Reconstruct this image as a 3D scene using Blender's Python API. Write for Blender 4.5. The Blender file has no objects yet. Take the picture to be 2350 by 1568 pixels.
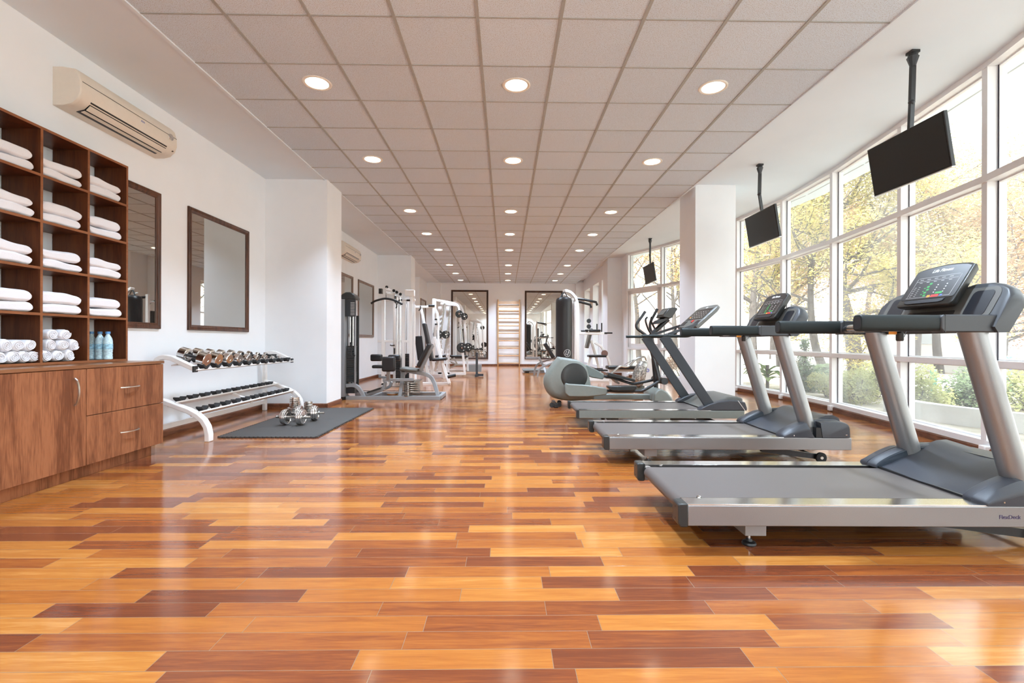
import bpy, math, random
from mathutils import Vector, Matrix, noise
C = bpy.context.scene.collection
S = bpy.context.scene
PI = math.pi
# ---------------------------------------------------------------- camera
YAW, ROLL, CAMZ, FPX = 0.0143, 0.003, 0.97, 1091.3
cam = bpy.data.cameras.new('camera'); cam.lens = FPX / 2350 * 36.0; cam.sensor_width = 36.0
cam.clip_start = 0.05; cam.clip_end = 400
camo = bpy.data.objects.new('camera', cam); C.objects.link(camo)
camo.matrix_world = (Matrix.Translation((0, 0, CAMZ)) @ Matrix.Rotation(-YAW, 4, 'Z')
                     @ Matrix.Rotation(PI / 2, 4, 'X') @ Matrix.Rotation(ROLL, 4, 'Z'))
S.camera = camo
# ---------------------------------------------------------------- world, sun, exposure
S.view_settings.view_transform = 'Standard'; S.view_settings.look = 'None'
S.view_settings.gamma = 1.0; S.view_settings.use_curve_mapping = False
S.view_settings.exposure = EXPOSURE = 1.22
w = bpy.data.worlds.new('sky'); S.world = w; w.use_nodes = True
nt = w.node_tree; nt.nodes.clear()
out = nt.nodes.new('ShaderNodeOutputWorld'); bg = nt.nodes.new('ShaderNodeBackground')
tc = nt.nodes.new('ShaderNodeTexCoord'); sep = nt.nodes.new('ShaderNodeSeparateXYZ')
rmp = nt.nodes.new('ShaderNodeValToRGB')
rmp.color_ramp.elements[0].position = 0.0; rmp.color_ramp.elements[0].color = (1.0, 0.99, 0.97, 1)
rmp.color_ramp.elements[1].position = 0.55; rmp.color_ramp.elements[1].color = (0.82, 0.92, 1.0, 1)
nt.links.new(tc.outputs['Generated'], sep.inputs[0]); nt.links.new(sep.outputs['Z'], rmp.inputs[0])
nt.links.new(rmp.outputs[0], bg.inputs['Color']); bg.inputs['Strength'].default_value = 1.9
nt.links.new(bg.outputs[0], out.inputs[0])
sun = bpy.data.lights.new('sun', 'SUN'); sun.energy = 5.0; sun.angle = 0.2; sun.color = (1, 0.98, 0.94)
suno = bpy.data.objects.new('sun', sun); C.objects.link(suno)
suno.rotation_euler = Vector((0.42, 0.30, -0.9)).to_track_quat('-Z', 'Y').to_euler()
LAMP_W = 14.0     # watts of each recessed ceiling lamp
cy = S.cycles
cy.use_denoising = True; cy.max_bounces = 8; cy.diffuse_bounces = 5; cy.glossy_bounces = 4
cy.transparent_max_bounces = 12; cy.transmission_bounces = 6
cy.use_adaptive_sampling = True; cy.adaptive_threshold = 0.08; cy.sample_clamp_indirect = 6.0; cy.caustics_reflective = False; cy.caustics_refractive = False
R = random.Random(7)
# ---------------------------------------------------------------- mesh helper
class MB:
    def __init__(s): s.v = []; s.f = []
    def add(s, vs, fs):
        o = len(s.v); s.v += [tuple(p) for p in vs]; s.f += [tuple(i + o for i in f) for f in fs]; return s
    def box(s, x0, x1, y0, y1, z0, z1, m=None):
        vs = [Vector((x, y, z)) for z in (z0, z1) for y in (y0, y1) for x in (x0, x1)]
        if m is not None: vs = [m @ p for p in vs]
        return s.add(vs, [(0, 2, 3, 1), (4, 5, 7, 6), (0, 1, 5, 4), (2, 6, 7, 3), (0, 4, 6, 2), (1, 3, 7, 5)])
    def bar(s, a, b, wd, ht, up=(0, 0, 1)):
        """rectangular bar from a to b; wd across, ht along up"""
        a = Vector(a); b = Vector(b); d = (b - a).normalized(); u = Vector(up)
        sd = d.cross(u)
        if sd.length < 1e-5: sd = d.cross(Vector((1, 0, 0)))
        sd.normalize(); u = sd.cross(d).normalized()
        vs = []
        for p in (a, b):
            for i, j in ((-1, -1), (1, -1), (1, 1), (-1, 1)): vs.append(p + sd * i * wd / 2 + u * j * ht / 2)
        return s.add(vs, [(3, 2, 1, 0), (4, 5, 6, 7), (0, 1, 5, 4), (1, 2, 6, 5), (2, 3, 7, 6), (3, 0, 4, 7)])
    def loft(s, rings, cap=True, closed=True):
        n = len(rings[0]); o = len(s.v)
        for r in rings: s.v += [tuple(p) for p in r]
        for i in range(len(rings) - 1):
            for j in range(n if closed else n - 1):
                k = (j + 1) % n
                s.f.append((o + i * n + j, o + i * n + k, o + (i + 1) * n + k, o + (i + 1) * n + j))
        if cap and closed:
            s.f.append(tuple(o + j for j in reversed(range(n))))
            s.f.append(tuple(o + (len(rings) - 1) * n + j for j in range(n)))
        return s
    def tube(s, pts, r, n=10, sq=None, up=None, cap=True):
        """round (or rectangular if sq=(w,h)) tube along a path; r may be a list"""
        pts = [Vector(p) for p in pts]; m = len(pts)
        rs = r if isinstance(r, (list, tuple)) else [r] * m
        rings = []; prev = None
        for i, p in enumerate(pts):
            d = (pts[min(i + 1, m - 1)] - pts[max(i - 1, 0)]).normalized()
            if up is not None: ref = Vector(up)
            elif prev is not None: ref = prev
            else: ref = Vector((0, 0, 1)) if abs(d.z) < 0.9 else Vector((0, 1, 0))
            a = ref - d * ref.dot(d)
            if a.length < 1e-4: a = d.orthogonal()
            a.normalize(); b = d.cross(a); prev = a
            if sq:
                k = 1.0
                if 0 < i < m - 1:
                    c = (pts[i] - pts[i - 1]).normalized().dot((pts[i + 1] - pts[i]).normalized())
                    k = 1 / max(0.5, math.sqrt((1 + c) / 2))
                w_, h_ = sq[0] / 2, sq[1] / 2
                rings.append([p + a * h_ * k + b * w_, p - a * h_ * k + b * w_, p - a * h_ * k - b * w_, p + a * h_ * k - b * w_])
            else:
                rings.append([p + a * rs[i] * math.cos(t * 2 * PI / n) + b * rs[i] * math.sin(t * 2 * PI / n) for t in range(n)])
        return s.loft(rings, cap)
    def cyl(s, a, b, r, n=20, r2=None): return s.tube([a, b], [r, r if r2 is None else r2], n)
    def lathe(s, prof, c=(0, 0, 0), ax=(0, 0, 1), n=24, cap=True):
        """prof: (radius, height) pairs along axis"""
        ax = Vector(ax).normalized(); a = ax.orthogonal().normalized(); b = ax.cross(a); c = Vector(c)
        return s.loft([[c + ax * h + (a * math.cos(t * 2 * PI / n) + b * math.sin(t * 2 * PI / n)) * max(r, 1e-4) for t in range(n)] for r, h in prof], cap)
    def prism(s, poly, y0, y1, ax='y'):
        """polygon of (a,b) extruded; ax y: (x,z) polys, x: (y,z), z: (x,y)"""
        f = {'y': lambda a, b, t: (a, t, b), 'x': lambda a, b, t: (t, a, b), 'z': lambda a, b, t: (a, b, t)}[ax]
        return s.loft([[f(a, b, t) for a, b in poly] for t in (y0, y1)])
    def sph(s, c, r, n=12, sc=(1, 1, 1)):
        c = Vector(c); rings = []
        for i in range(n + 1):
            t = PI * i / n; rings.append([c + Vector((math.sin(t) * math.cos(p * PI / n) * r * sc[0] if 0 < i < n else 1e-4 * math.cos(p * PI / n), math.sin(t) * math.sin(p * PI / n) * r * sc[1] if 0 < i < n else 1e-4 * math.sin(p * PI / n), math.cos(t) * r * sc[2])) for p in range(2 * n)])
        return s.loft(rings)
def arc(c, r, a0, a1, n=8, pl='xz', y=0):
    o = []
    for i in range(n + 1):
        t = math.radians(a0 + (a1 - a0) * i / n); p, q = c[0] + r * math.cos(t), c[1] + r * math.sin(t)
        o.append({'xz': (p, y, q), 'xy': (p, q, y), 'yz': (y, p, q), '2d': (p, q)}[pl])
    return o
def spline(pts, n=6):
    """Catmull-Rom through points"""
    P = [Vector(p) for p in pts]; P = [P[0] * 2 - P[1]] + P + [P[-1] * 2 - P[-2]]; o = []
    for i in range(1, len(P) - 2):
        for k in range(n):
            t = k / n; a, b, c, d = P[i - 1:i + 3]
            o.append(0.5 * ((2 * b) + (c - a) * t + (2 * a - 5 * b + 4 * c - d) * t * t + (3 * b - a - 3 * c + d) * t ** 3))
    return o + [P[-2]]
def obj(name, mb, mat, parent=None, bevel=0, seg=2, smooth=True, loc=None, angle=32, label=None, sub=0):
    me = bpy.data.meshes.new(name); me.from_pydata(mb.v, [], mb.f)
    if smooth:
        me.polygons.foreach_set('use_smooth', [True] * len(me.polygons))
    me.update()
    if smooth: me.set_sharp_from_angle(angle=math.radians(angle))
    o = bpy.data.objects.new(name, me); C.objects.link(o)
    if mat is not None: me.materials.append(mat)
    if parent is not None: o.parent = parent
    if loc is not None: o.location = loc
    if bevel:
        b = o.modifiers.new('bevel', 'BEVEL'); b.width = bevel; b.segments = seg; b.limit_method = 'ANGLE'; b.angle_limit = math.radians(35)
        b.harden_normals = False
    if sub:
        b = o.modifiers.new('sub', 'SUBSURF'); b.levels = sub; b.render_levels = sub
    if label: o['label'] = label
    return o
def tag(o, label, cat, group=None, kind=None):
    o['label'] = label; o['category'] = cat
    if group: o['group'] = group
    if kind: o['kind'] = kind
    return o
def thing(name, label, cat, loc=(0, 0, 0), rz=0, group=None):
    o = bpy.data.objects.new(name, None); C.objects.link(o); o.empty_display_size = 0.1
    o.location = loc; o.rotation_euler = (0, 0, rz)
    return tag(o, label, cat, group)
def struct(name, mb, mat, **k):
    o = obj(name, mb, mat, **k)
    if o.parent is None: o['kind'] = 'structure'
    return o
def dup(root, loc, rz=None, label=None, group=None):
    def cp(o, par):
        c = o.copy(); C.objects.link(c)
        if par is not None: c.parent = par
        for ch in kids.get(o, ()): cp(ch, c)
        return c
    kids = {}
    for o in [root] + list(root.children_recursive):
        kids[o] = list(o.children)
    r = cp(root, None); r.location = loc
    if rz is not None: r.rotation_euler = (0, 0, rz)
    if label: r['label'] = label
    if group: r['group'] = group
    return r
def text(name, s, size, mat, parent, m, depth=0.0006, align='CENTER', bold=0.0, shear=0.0):
    """real lettering, converted to a mesh part; m is a local matrix"""
    cu = bpy.data.curves.new(name, 'FONT'); cu.body = s; cu.size = size; cu.extrude = depth
    cu.align_x = align; cu.align_y = 'CENTER'; cu.offset = bold; cu.shear = shear; cu.resolution_u = 3
    t = bpy.data.objects.new(name, cu); C.objects.link(t)
    dg = bpy.context.evaluated_depsgraph_get(); me = bpy.data.meshes.new_from_object(t.evaluated_get(dg))
    C.objects.unlink(t); bpy.data.objects.remove(t)
    o = bpy.data.objects.new(name, me); me.materials.clear(); me.materials.append(mat); C.objects.link(o); o.parent = parent
    o.matrix_local = m; return o
# ---------------------------------------------------------------- materials
def mat(name, col, rough=0.5, metal=0.0, var=0.04, scale=30.0, bump=0.0, coat=0.0, spec=0.5, stretch=None, emit=None, sheen=0):
    """principled with a light procedural variation"""
    m = bpy.data.materials.new(name); m.use_nodes = True; n = m.node_tree.nodes; l = m.node_tree.links
    b = n['Principled BSDF']; b.inputs['Roughness'].default_value = rough; b.inputs['Metallic'].default_value = metal
    b.inputs['Specular IOR Level'].default_value = spec; b.inputs['Coat Weight'].default_value = coat
    if sheen: b.inputs['Sheen Weight'].default_value = sheen
    t = n.new('ShaderNodeTexCoord'); z = n.new('ShaderNodeTexNoise'); z.inputs['Scale'].default_value = scale
    src = t.outputs['Object']
    if stretch:
        mp = n.new('ShaderNodeMapping'); mp.inputs['Scale'].default_value = stretch; l.new(src, mp.inputs[0]); src = mp.outputs[0]
    l.new(src, z.inputs['Vector']); r = n.new('ShaderNodeValToRGB')
    c = Vector(col[:3])
    r.color_ramp.elements[0].position = 0.3; r.color_ramp.elements[1].position = 0.7
    r.color_ramp.elements[0].color = (*[max(0, x * (1 - var)) for x in c], 1); r.color_ramp.elements[1].color = (*[min(1, x * (1 + var)) for x in c], 1)
    l.new(z.outputs['Fac'], r.inputs[0]); l.new(r.outputs[0], b.inputs['Base Color'])
    if bump:
        bp = n.new('ShaderNodeBump'); bp.inputs['Strength'].default_value = bump; bp.inputs['Distance'].default_value = 0.002
        l.new(z.outputs['Fac'], bp.inputs['Height']); l.new(bp.outputs[0], b.inputs['Normal'])
    if emit:
        b.inputs['Emission Color'].default_value = (*emit[:3], 1); b.inputs['Emission Strength'].default_value = emit[3]
    return m
def math_(n, l, op, a, b=None, c=None):
    x = n.new('ShaderNodeMath'); x.operation = op
    for i, v in enumerate((a, b, c)):
        if v is None: continue
        if isinstance(v, (int, float)): x.inputs[i].default_value = v
        else: l.new(v, x.inputs[i])
    return x.outputs[0]
def floor_mat():
    m = bpy.data.materials.new('plank_floor'); m.use_nodes = True; n = m.node_tree.nodes; l = m.node_tree.links
    b = n['Principled BSDF']; t = n.new('ShaderNodeTexCoord'); sp = n.new('ShaderNodeSeparateXYZ'); l.new(t.outputs['Object'], sp.inputs[0])
    X, Y = sp.outputs['X'], sp.outputs['Y']
    PW, PL = 0.0918, 0.60
    yy = math_(n, l, 'DIVIDE', math_(n, l, 'ADD', Y, 20.0 * PW * 10 + 0.061), PW)
    row = math_(n, l, 'FLOOR', yy); fy = math_(n, l, 'FRACT', yy)
    wn = n.new('ShaderNodeTexWhiteNoise'); wn.noise_dimensions = '1D'; l.new(row, wn.inputs['W'])
    xx = math_(n, l, 'ADD', math_(n, l, 'DIVIDE', math_(n, l, 'ADD', X, 40), PL), wn.outputs['Value'])
    col = math_(n, l, 'FLOOR', xx); fx = math_(n, l, 'FRACT', xx)
    cb = n.new('ShaderNodeCombineXYZ'); l.new(row, cb.inputs[0]); l.new(col, cb.inputs[1])
    w2 = n.new('ShaderNodeTexWhiteNoise'); w2.noise_dimensions = '2D'; l.new(cb.outputs[0], w2.inputs['Vector'])
    # grain coordinates: shifted per plank
    sc = n.new('ShaderNodeVectorMath'); sc.operation = 'SCALE'; l.new(w2.outputs['Color'], sc.inputs[0]); sc.inputs['Scale'].default_value = 30
    ad = n.new('ShaderNodeVectorMath'); ad.operation = 'ADD'; l.new(t.outputs['Object'], ad.inputs[0]); l.new(sc.outputs[0], ad.inputs[1])
    mp = n.new('ShaderNodeMapping'); mp.inputs['Scale'].default_value = (2.0, 26, 1); l.new(ad.outputs[0], mp.inputs[0])
    g = n.new('ShaderNodeTexNoise'); g.inputs['Scale'].default_value = 1.6; g.inputs['Detail'].default_value = 6; g.inputs['Roughness'].default_value = 0.62; g.inputs['Distortion'].default_value = 0.6
    l.new(mp.outputs[0], g.inputs['Vector'])
    mp2 = n.new('ShaderNodeMapping'); mp2.inputs['Scale'].default_value = (14, 260, 1); l.new(ad.outputs[0], mp2.inputs[0])
    g2 = n.new('ShaderNodeTexNoise'); g2.inputs['Scale'].default_value = 1.0; g2.inputs['Detail'].default_value = 3; l.new(mp2.outputs[0], g2.inputs['Vector'])
    v = math_(n, l, 'ADD', w2.outputs['Value'], math_(n, l, 'MULTIPLY', math_(n, l, 'SUBTRACT', g.outputs['Fac'], 0.5), 0.95))
    v = math_(n, l, 'ADD', v, math_(n, l, 'MULTIPLY', math_(n, l, 'SUBTRACT', g2.outputs['Fac'], 0.5), 0.3))
    rp = n.new('ShaderNodeValToRGB'); e = rp.color_ramp.elements
    e[0].position = 0.0; e[0].color = (0.120, 0.032, 0.014, 1); e[1].position = 1.0; e[1].color = (0.43, 0.190, 0.052, 1)
    for p, c in ((0.16, (0.160, 0.042, 0.015)), (0.36, (0.235, 0.068, 0.017)), (0.60, (0.305, 0.100, 0.020)), (0.82, (0.36, 0.135, 0.027))):
        q = e.new(p); q.color = (*c, 1)
    v = math_(n, l, 'ADD', math_(n, l, 'MULTIPLY', v, 0.88), 0.02)
    l.new(v, rp.inputs[0])
    ey = math_(n, l, 'MULTIPLY', math_(n, l, 'MINIMUM', fy, math_(n, l, 'SUBTRACT', 1.0, fy)), PW)
    ex = math_(n, l, 'MULTIPLY', math_(n, l, 'MINIMUM', fx, math_(n, l, 'SUBTRACT', 1.0, fx)), PL)
    gap = math_(n, l, 'LESS_THAN', math_(n, l, 'MINIMUM', ex, ey), 0.0010)
    mx = n.new('ShaderNodeMix'); mx.data_type = 'RGBA'; l.new(gap, mx.inputs['Factor']); l.new(rp.outputs[0], mx.inputs['A']); mx.inputs['B'].default_value = (0.20, 0.13, 0.08, 1)
    l.new(mx.outputs['Result'], b.inputs['Base Color'])
    # gentle unevenness of the lacquer plus each plank's own tiny tilt
    u = n.new('ShaderNodeTexNoise'); u.inputs['Scale'].default_value = 5.0; u.inputs['Detail'].default_value = 2; l.new(t.outputs['Object'], u.inputs['Vector'])
    u2 = n.new('ShaderNodeTexNoise'); u2.inputs['Scale'].default_value = 130; u2.inputs['Detail'].default_value = 2; l.new(t.outputs['Object'], u2.inputs['Vector'])
    h = math_(n, l, 'ADD', math_(n, l, 'MULTIPLY', u.outputs['Fac'], 0.5), math_(n, l, 'MULTIPLY', u2.outputs['Fac'], 0.022))
    tl = math_(n, l, 'MULTIPLY', math_(n, l, 'MULTIPLY', math_(n, l, 'SUBTRACT', w2.outputs['Value'], 0.5), 0.20), math_(n, l, 'SUBTRACT', fy, 0.5))
    h = math_(n, l, 'ADD', h, tl)
    h = math_(n, l, 'SUBTRACT', h, math_(n, l, 'MULTIPLY', gap, 0.12))
    bp = n.new('ShaderNodeBump'); bp.inputs['Strength'].default_value = 0.55; bp.inputs['Distance'].default_value = 0.005; l.new(h, bp.inputs['Height'])
    l.new(bp.outputs[0], b.inputs['Normal'])
    b.inputs['Roughness'].default_value = 0.13; b.inputs['Specular IOR Level'].default_value = 0.58
    return m
def tile_mat():
    m = bpy.data.materials.new('ceiling_tile'); m.use_nodes = True; n = m.node_tree.nodes; l = m.node_tree.links
    b = n['Principled BSDF']; b.inputs['Roughness'].default_value = 0.95; b.inputs['Specular IOR Level'].default_value = 0.1
    t = n.new('ShaderNodeTexCoord')
    v = n.new('ShaderNodeTexNoise'); v.inputs['Scale'].default_value = 190; v.inputs['Detail'].default_value = 1.5; l.new(t.outputs['Object'], v.inputs['Vector'])
    r = n.new('ShaderNodeValToRGB'); r.color_ramp.elements[0].position = 0.34; r.color_ramp.elements[0].color = (0.42, 0.38, 0.35, 1)
    r.color_ramp.elements[1].position = 0.43; r.color_ramp.elements[1].color = (0.71, 0.80, 0.89, 1); l.new(v.outputs['Fac'], r.inputs[0])
    # each tile a touch different
    mp = n.new('ShaderNodeMapping'); mp.inputs['Location'].default_value = (2.606 / 0.6 + 50, 50 - 3.42 / 0.6, 0); mp.inputs['Scale'].default_value = (1 / 0.6, 1 / 0.6, 0); l.new(t.outputs['Object'], mp.inputs[0])
    fl = n.new('ShaderNodeVectorMath'); fl.operation = 'FLOOR'; l.new(mp.outputs[0], fl.inputs[0])
    wn = n.new('ShaderNodeTexWhiteNoise'); l.new(fl.outputs[0], wn.inputs['Vector'])
    hs = n.new('ShaderNodeHueSaturation'); l.new(r.outputs[0], hs.inputs['Color']); l.new(math_(n, l, 'ADD', math_(n, l, 'MULTIPLY', wn.outputs['Value'], 0.07), 0.95), hs.inputs['Value'])
    l.new(hs.outputs[0], b.inputs['Base Color'])
    bp = n.new('ShaderNodeBump'); bp.inputs['Strength'].default_value = 0.3; bp.inputs['Distance'].default_value = 0.002; l.new(v.outputs['Fac'], bp.inputs['Height']); l.new(bp.outputs[0], b.inputs['Normal'])
    return m
def wood_mat(name, dark, light, axis='z', rough=0.35, scale=1.0, coat=0.0):
    m = bpy.data.materials.new(name); m.use_nodes = True; n = m.node_tree.nodes; l = m.node_tree.links
    b = n['Principled BSDF']; b.inputs['Roughness'].default_value = rough; b.inputs['Coat Weight'].default_value = coat; b.inputs['Specular IOR Level'].default_value = 0.3
    t = n.new('ShaderNodeTexCoord'); mp = n.new('ShaderNodeMapping')
    k = {'z': (9, 9, 0.8), 'y': (9, 0.8, 9), 'x': (0.8, 9, 9)}[axis]
    mp.inputs['Scale'].default_value = tuple(q * scale for q in k); l.new(t.outputs['Object'], mp.inputs[0])
    a = n.new('ShaderNodeTexNoise'); a.inputs['Scale'].default_value = 1.3; a.inputs['Detail'].default_value = 5; a.inputs['Distortion'].default_value = 0.9; l.new(mp.outputs[0], a.inputs['Vector'])
    mp2 = n.new('ShaderNodeMapping'); mp2.inputs['Scale'].default_value = tuple(q * 12 * scale for q in k); l.new(t.outputs['Object'], mp2.inputs[0])
    c = n.new('ShaderNodeTexNoise'); c.inputs['Scale'].default_value = 1.0; c.inputs['Detail'].default_value = 2; l.new(mp2.outputs[0], c.inputs['Vector'])
    v = math_(n, l, 'ADD', math_(n, l, 'MULTIPLY', a.outputs['Fac'], 0.64), math_(n, l, 'MULTIPLY', c.outputs['Fac'], 0.36))
    r = n.new('ShaderNodeValToRGB'); r.color_ramp.elements[0].position = 0.40; r.color_ramp.elements[0].color = (*dark, 1); r.color_ramp.elements[1].position = 0.59; r.color_ramp.elements[1].color = (*light, 1)
    l.new(v, r.inputs[0]); l.new(r.outputs[0], b.inputs['Base Color'])
    return m
def glass_mat(name, tint=(0.96, 0.98, 0.97), refl=0.9, haze_veil=0.0):
    m = bpy.data.materials.new(name); m.use_nodes = True; n = m.node_tree.nodes; l = m.node_tree.links; n.clear()
    o = n.new('ShaderNodeOutputMaterial'); mx = n.new('ShaderNodeMixShader'); tr = n.new('ShaderNodeBsdfTransparent'); gl = n.new('ShaderNodeBsdfGlossy')
    tr.inputs[0].default_value = (*tint, 1); gl.inputs['Roughness'].default_value = 0.02
    f = n.new('ShaderNodeLayerWeight')      # facing term: same for both sides of the pane
    sch = math_(n, l, 'ADD', math_(n, l, 'MULTIPLY', math_(n, l, 'POWER', f.outputs['Facing'], 5.0), 0.9), 0.035)
    l.new(math_(n, l, 'MULTIPLY', sch, refl), mx.inputs[0]); l.new(gl.outputs[0], mx.inputs[2])
    if haze_veil:     # white veil mixed into the pane, standing in for bright haze outside
        tl = n.new('ShaderNodeBsdfTranslucent'); tl.inputs[0].default_value = (1, 1, 1, 1); m2 = n.new('ShaderNodeMixShader')
        t = n.new('ShaderNodeTexCoord'); z = n.new('ShaderNodeTexNoise'); z.inputs['Scale'].default_value = 1.1; z.inputs['Detail'].default_value = 3; l.new(t.outputs['Object'], z.inputs['Vector'])
        l.new(math_(n, l, 'MULTIPLY', math_(n, l, 'SUBTRACT', z.outputs['Fac'], 0.2), haze_veil * 3), m2.inputs[0])
        l.new(tr.outputs[0], m2.inputs[1]); l.new(tl.outputs[0], m2.inputs[2]); l.new(m2.outputs[0], mx.inputs[1])
    else: l.new(tr.outputs[0], mx.inputs[1])
    l.new(mx.outputs[0], o.inputs[0])
    return m
def mirror_mat(name, c):
    m = bpy.data.materials.new(name); m.use_nodes = True; n = m.node_tree.nodes; b = n['Principled BSDF']
    b.inputs['Base Color'].default_value = (*c, 1); b.inputs['Metallic'].default_value = 1; b.inputs['Roughness'].default_value = 0.015
    return m
def leaf_mat(name, cols, trans=0.35):
    m = bpy.data.materials.new(name); m.use_nodes = True; n = m.node_tree.nodes; l = m.node_tree.links
    b = n['Principled BSDF']; b.inputs['Roughness'].default_value = 0.7; b.inputs['Specular IOR Level'].default_value = 0.2
    t = n.new('ShaderNodeTexCoord'); wn = n.new('ShaderNodeTexNoise'); wn.inputs['Scale'].default_value = 1.7; wn.inputs['Detail'].default_value = 8; wn.inputs['Roughness'].default_value = 0.75
    l.new(t.outputs['Object'], wn.inputs['Vector']); r = n.new('ShaderNodeValToRGB'); e = r.color_ramp.elements
    for i, c in enumerate(cols):
        p = 0.30 + 0.40 * i / (len(cols) - 1)
        q = e[0] if i == 0 else (e[1] if i == len(cols) - 1 else e.new(p)); q.position = p; q.color = (*c, 1)
    l.new(wn.outputs['Fac'], r.inputs[0]); l.new(r.outputs[0], b.inputs['Base Color'])
    o = n['Material Output']; tl = n.new('ShaderNodeBsdfTranslucent'); l.new(r.outputs[0], tl.inputs[0]); mx = n.new('ShaderNodeMixShader'); mx.inputs[0].default_value = trans
    l.new(b.outputs[0], mx.inputs[1]); l.new(tl.outputs[0], mx.inputs[2]); l.new(mx.outputs[0], o.inputs[0])
    return m
M = {}
M['wall'] = mat('wall_paint', (0.86, 0.885, 0.91), 0.85, var=0.012, scale=3, spec=0.2)
M['ceil'] = mat('ceiling_paint', (0.77, 0.84, 0.90), 0.9, var=0.012, scale=2, spec=0.15)
M['tile'] = tile_mat()
M['tbar'] = mat('ceiling_bar', (0.40, 0.40, 0.38), 0.6, var=0.05)
M['floor'] = floor_mat()
M['base'] = wood_mat('baseboard_wood', (0.104, 0.036, 0.0176), (0.216, 0.084, 0.044), 'y', 0.3)
M['mullion'] = mat('mullion_paint', (0.86, 0.86, 0.87), 0.35, var=0.01)
M['glass'] = glass_mat('window_glass', haze_veil=0.058)
M['gasket'] = mat('gasket', (0.03, 0.03, 0.05), 0.5)
M['cab'] = wood_mat('cabinet_wood', (0.155, 0.052, 0.022), (0.335, 0.130, 0.058), 'z', 0.38)
M['cabtop'] = wood_mat('cabinet_top_wood', (0.1875, 0.07875, 0.03375), (0.27, 0.1162, 0.0525), 'y', 0.28)
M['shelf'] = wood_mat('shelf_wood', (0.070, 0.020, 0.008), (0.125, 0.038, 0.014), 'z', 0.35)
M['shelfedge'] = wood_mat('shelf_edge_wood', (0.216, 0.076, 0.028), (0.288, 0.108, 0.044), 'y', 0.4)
M['chrome'] = mat('chrome', (0.72, 0.70, 0.68), 0.12, 1.0, var=0.02)
M['handle'] = mat('brushed_nickel', (0.70, 0.68, 0.65), 0.28, 1.0, var=0.03)
M['towel'] = mat('towel_cotton', (0.80, 0.80, 0.84), 0.95, var=0.03, scale=260, bump=0.6, spec=0.1, sheen=0.3)
M['frame'] = wood_mat('mirror_frame_wood', (0.048, 0.0192, 0.0112), (0.128, 0.052, 0.028), 'z', 0.3)
M['frame_pale'] = wood_mat('mirror_frame_pale_wood', (0.16, 0.10, 0.075), (0.26, 0.17, 0.13), 'z', 0.35)
M['frame_dark'] = wood_mat('mirror_frame_dark_wood', (0.035, 0.018, 0.012), (0.075, 0.038, 0.025), 'z', 0.35)
M['mirror'] = mirror_mat('mirror_glass', (0.56, 0.555, 0.52))
M['mirror2'] = mirror_mat('mirror_glass_clear', (0.80, 0.78, 0.72))
M['ac'] = mat('ac_plastic', (0.76, 0.6935, 0.5985), 0.4, var=0.015)
M['black'] = mat('black_plastic', (0.012, 0.012, 0.013), 0.35)
M['rubber'] = mat('black_rubber', (0.022, 0.022, 0.023), 0.7, bump=0.4, scale=180)
M['mat'] = mat('mat_rubber', (0.0504, 0.045, 0.0405), 0.62, bump=0.5, scale=220, var=0.15)
M['vinyl'] = mat('black_vinyl', (0.0126, 0.0105, 0.0112), 0.38, bump=0.15, scale=90)
M['white'] = mat('white_powdercoat', (0.82, 0.80, 0.78), 0.35, var=0.015)
M['silver'] = mat('silver_powdercoat', (0.306, 0.3145, 0.323), 0.38, 0.35, var=0.03, scale=200)
M['alu'] = mat('aluminium_paint', (0.29, 0.29, 0.292), 0.34, 0.75, var=0.03, scale=300)
M['alu_top'] = mat('polished_aluminium', (0.72, 0.72, 0.72), 0.16, 1.0, var=0.03)
M['belt'] = mat('running_belt', (0.092, 0.076, 0.069), 0.42, var=0.05, scale=400, bump=0.3)
M['hood'] = mat('hood_blue_grey', (0.036, 0.038, 0.046), 0.42, var=0.05, scale=300, bump=0.15)
M['hood2'] = mat('hood_inset_navy', (0.01568, 0.0252, 0.0392), 0.40, var=0.04)
M['rail'] = mat('handrail_grip', (0.013, 0.018, 0.018), 0.5, var=0.05, scale=300, spec=0.28)
M['railblk'] = mat('handrail_block', (0.03675, 0.0392, 0.04375), 0.42, var=0.05, scale=300)
M['console'] = mat('console_shell', (0.024, 0.0248, 0.0232), 0.32, var=0.05)
M['console_f'] = mat('console_face', (0.0198, 0.01692, 0.01548), 0.32, var=0.03)
M['console_g'] = mat('console_grey', (0.1045, 0.1018, 0.09075), 0.4, var=0.03)
M['shadow'] = mat('dark_recess', (0.012, 0.013, 0.017), 0.35)
M['green'] = mat('green_key', (0.03, 0.30, 0.06), 0.4); M['red'] = mat('red_key', (0.62, 0.03, 0.02), 0.4)
M['orange'] = mat('orange_key', (0.75, 0.28, 0.02), 0.4); M['blue'] = mat('blue_key', (0.10, 0.16, 0.50), 0.4)
M['print'] = mat('pale_print', (0.62, 0.60, 0.57), 0.5); M['ink'] = mat('violet_ink', (0.07, 0.05, 0.12), 0.5)
M['screen'] = mat('tv_screen', (0.016, 0.016, 0.015), 0.45, var=0.02, spec=0.35); M['bezel'] = mat('tv_bezel', (0.012, 0.012, 0.012), 0.25)
M['darkmetal'] = mat('dark_metal', (0.05, 0.052, 0.055), 0.38, 0.6)
M['steel'] = mat('worn_steel', (0.50, 0.48, 0.45), 0.25, 1.0)
M['flat'] = mat('slate_powdercoat', (0.03868, 0.0431, 0.04972), 0.42, 0.2, var=0.05, scale=250)
M['sage'] = mat('sage_frame', (0.1762, 0.1988, 0.1837), 0.42, 0.1, var=0.03)
M['sage2'] = mat('sage_shell', (0.1944, 0.2124, 0.1908), 0.40, 0.0, var=0.03)
M['pine'] = wood_mat('pale_pine', (0.4675, 0.255, 0.1105), (0.663, 0.425, 0.221), 'z', 0.45)
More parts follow.
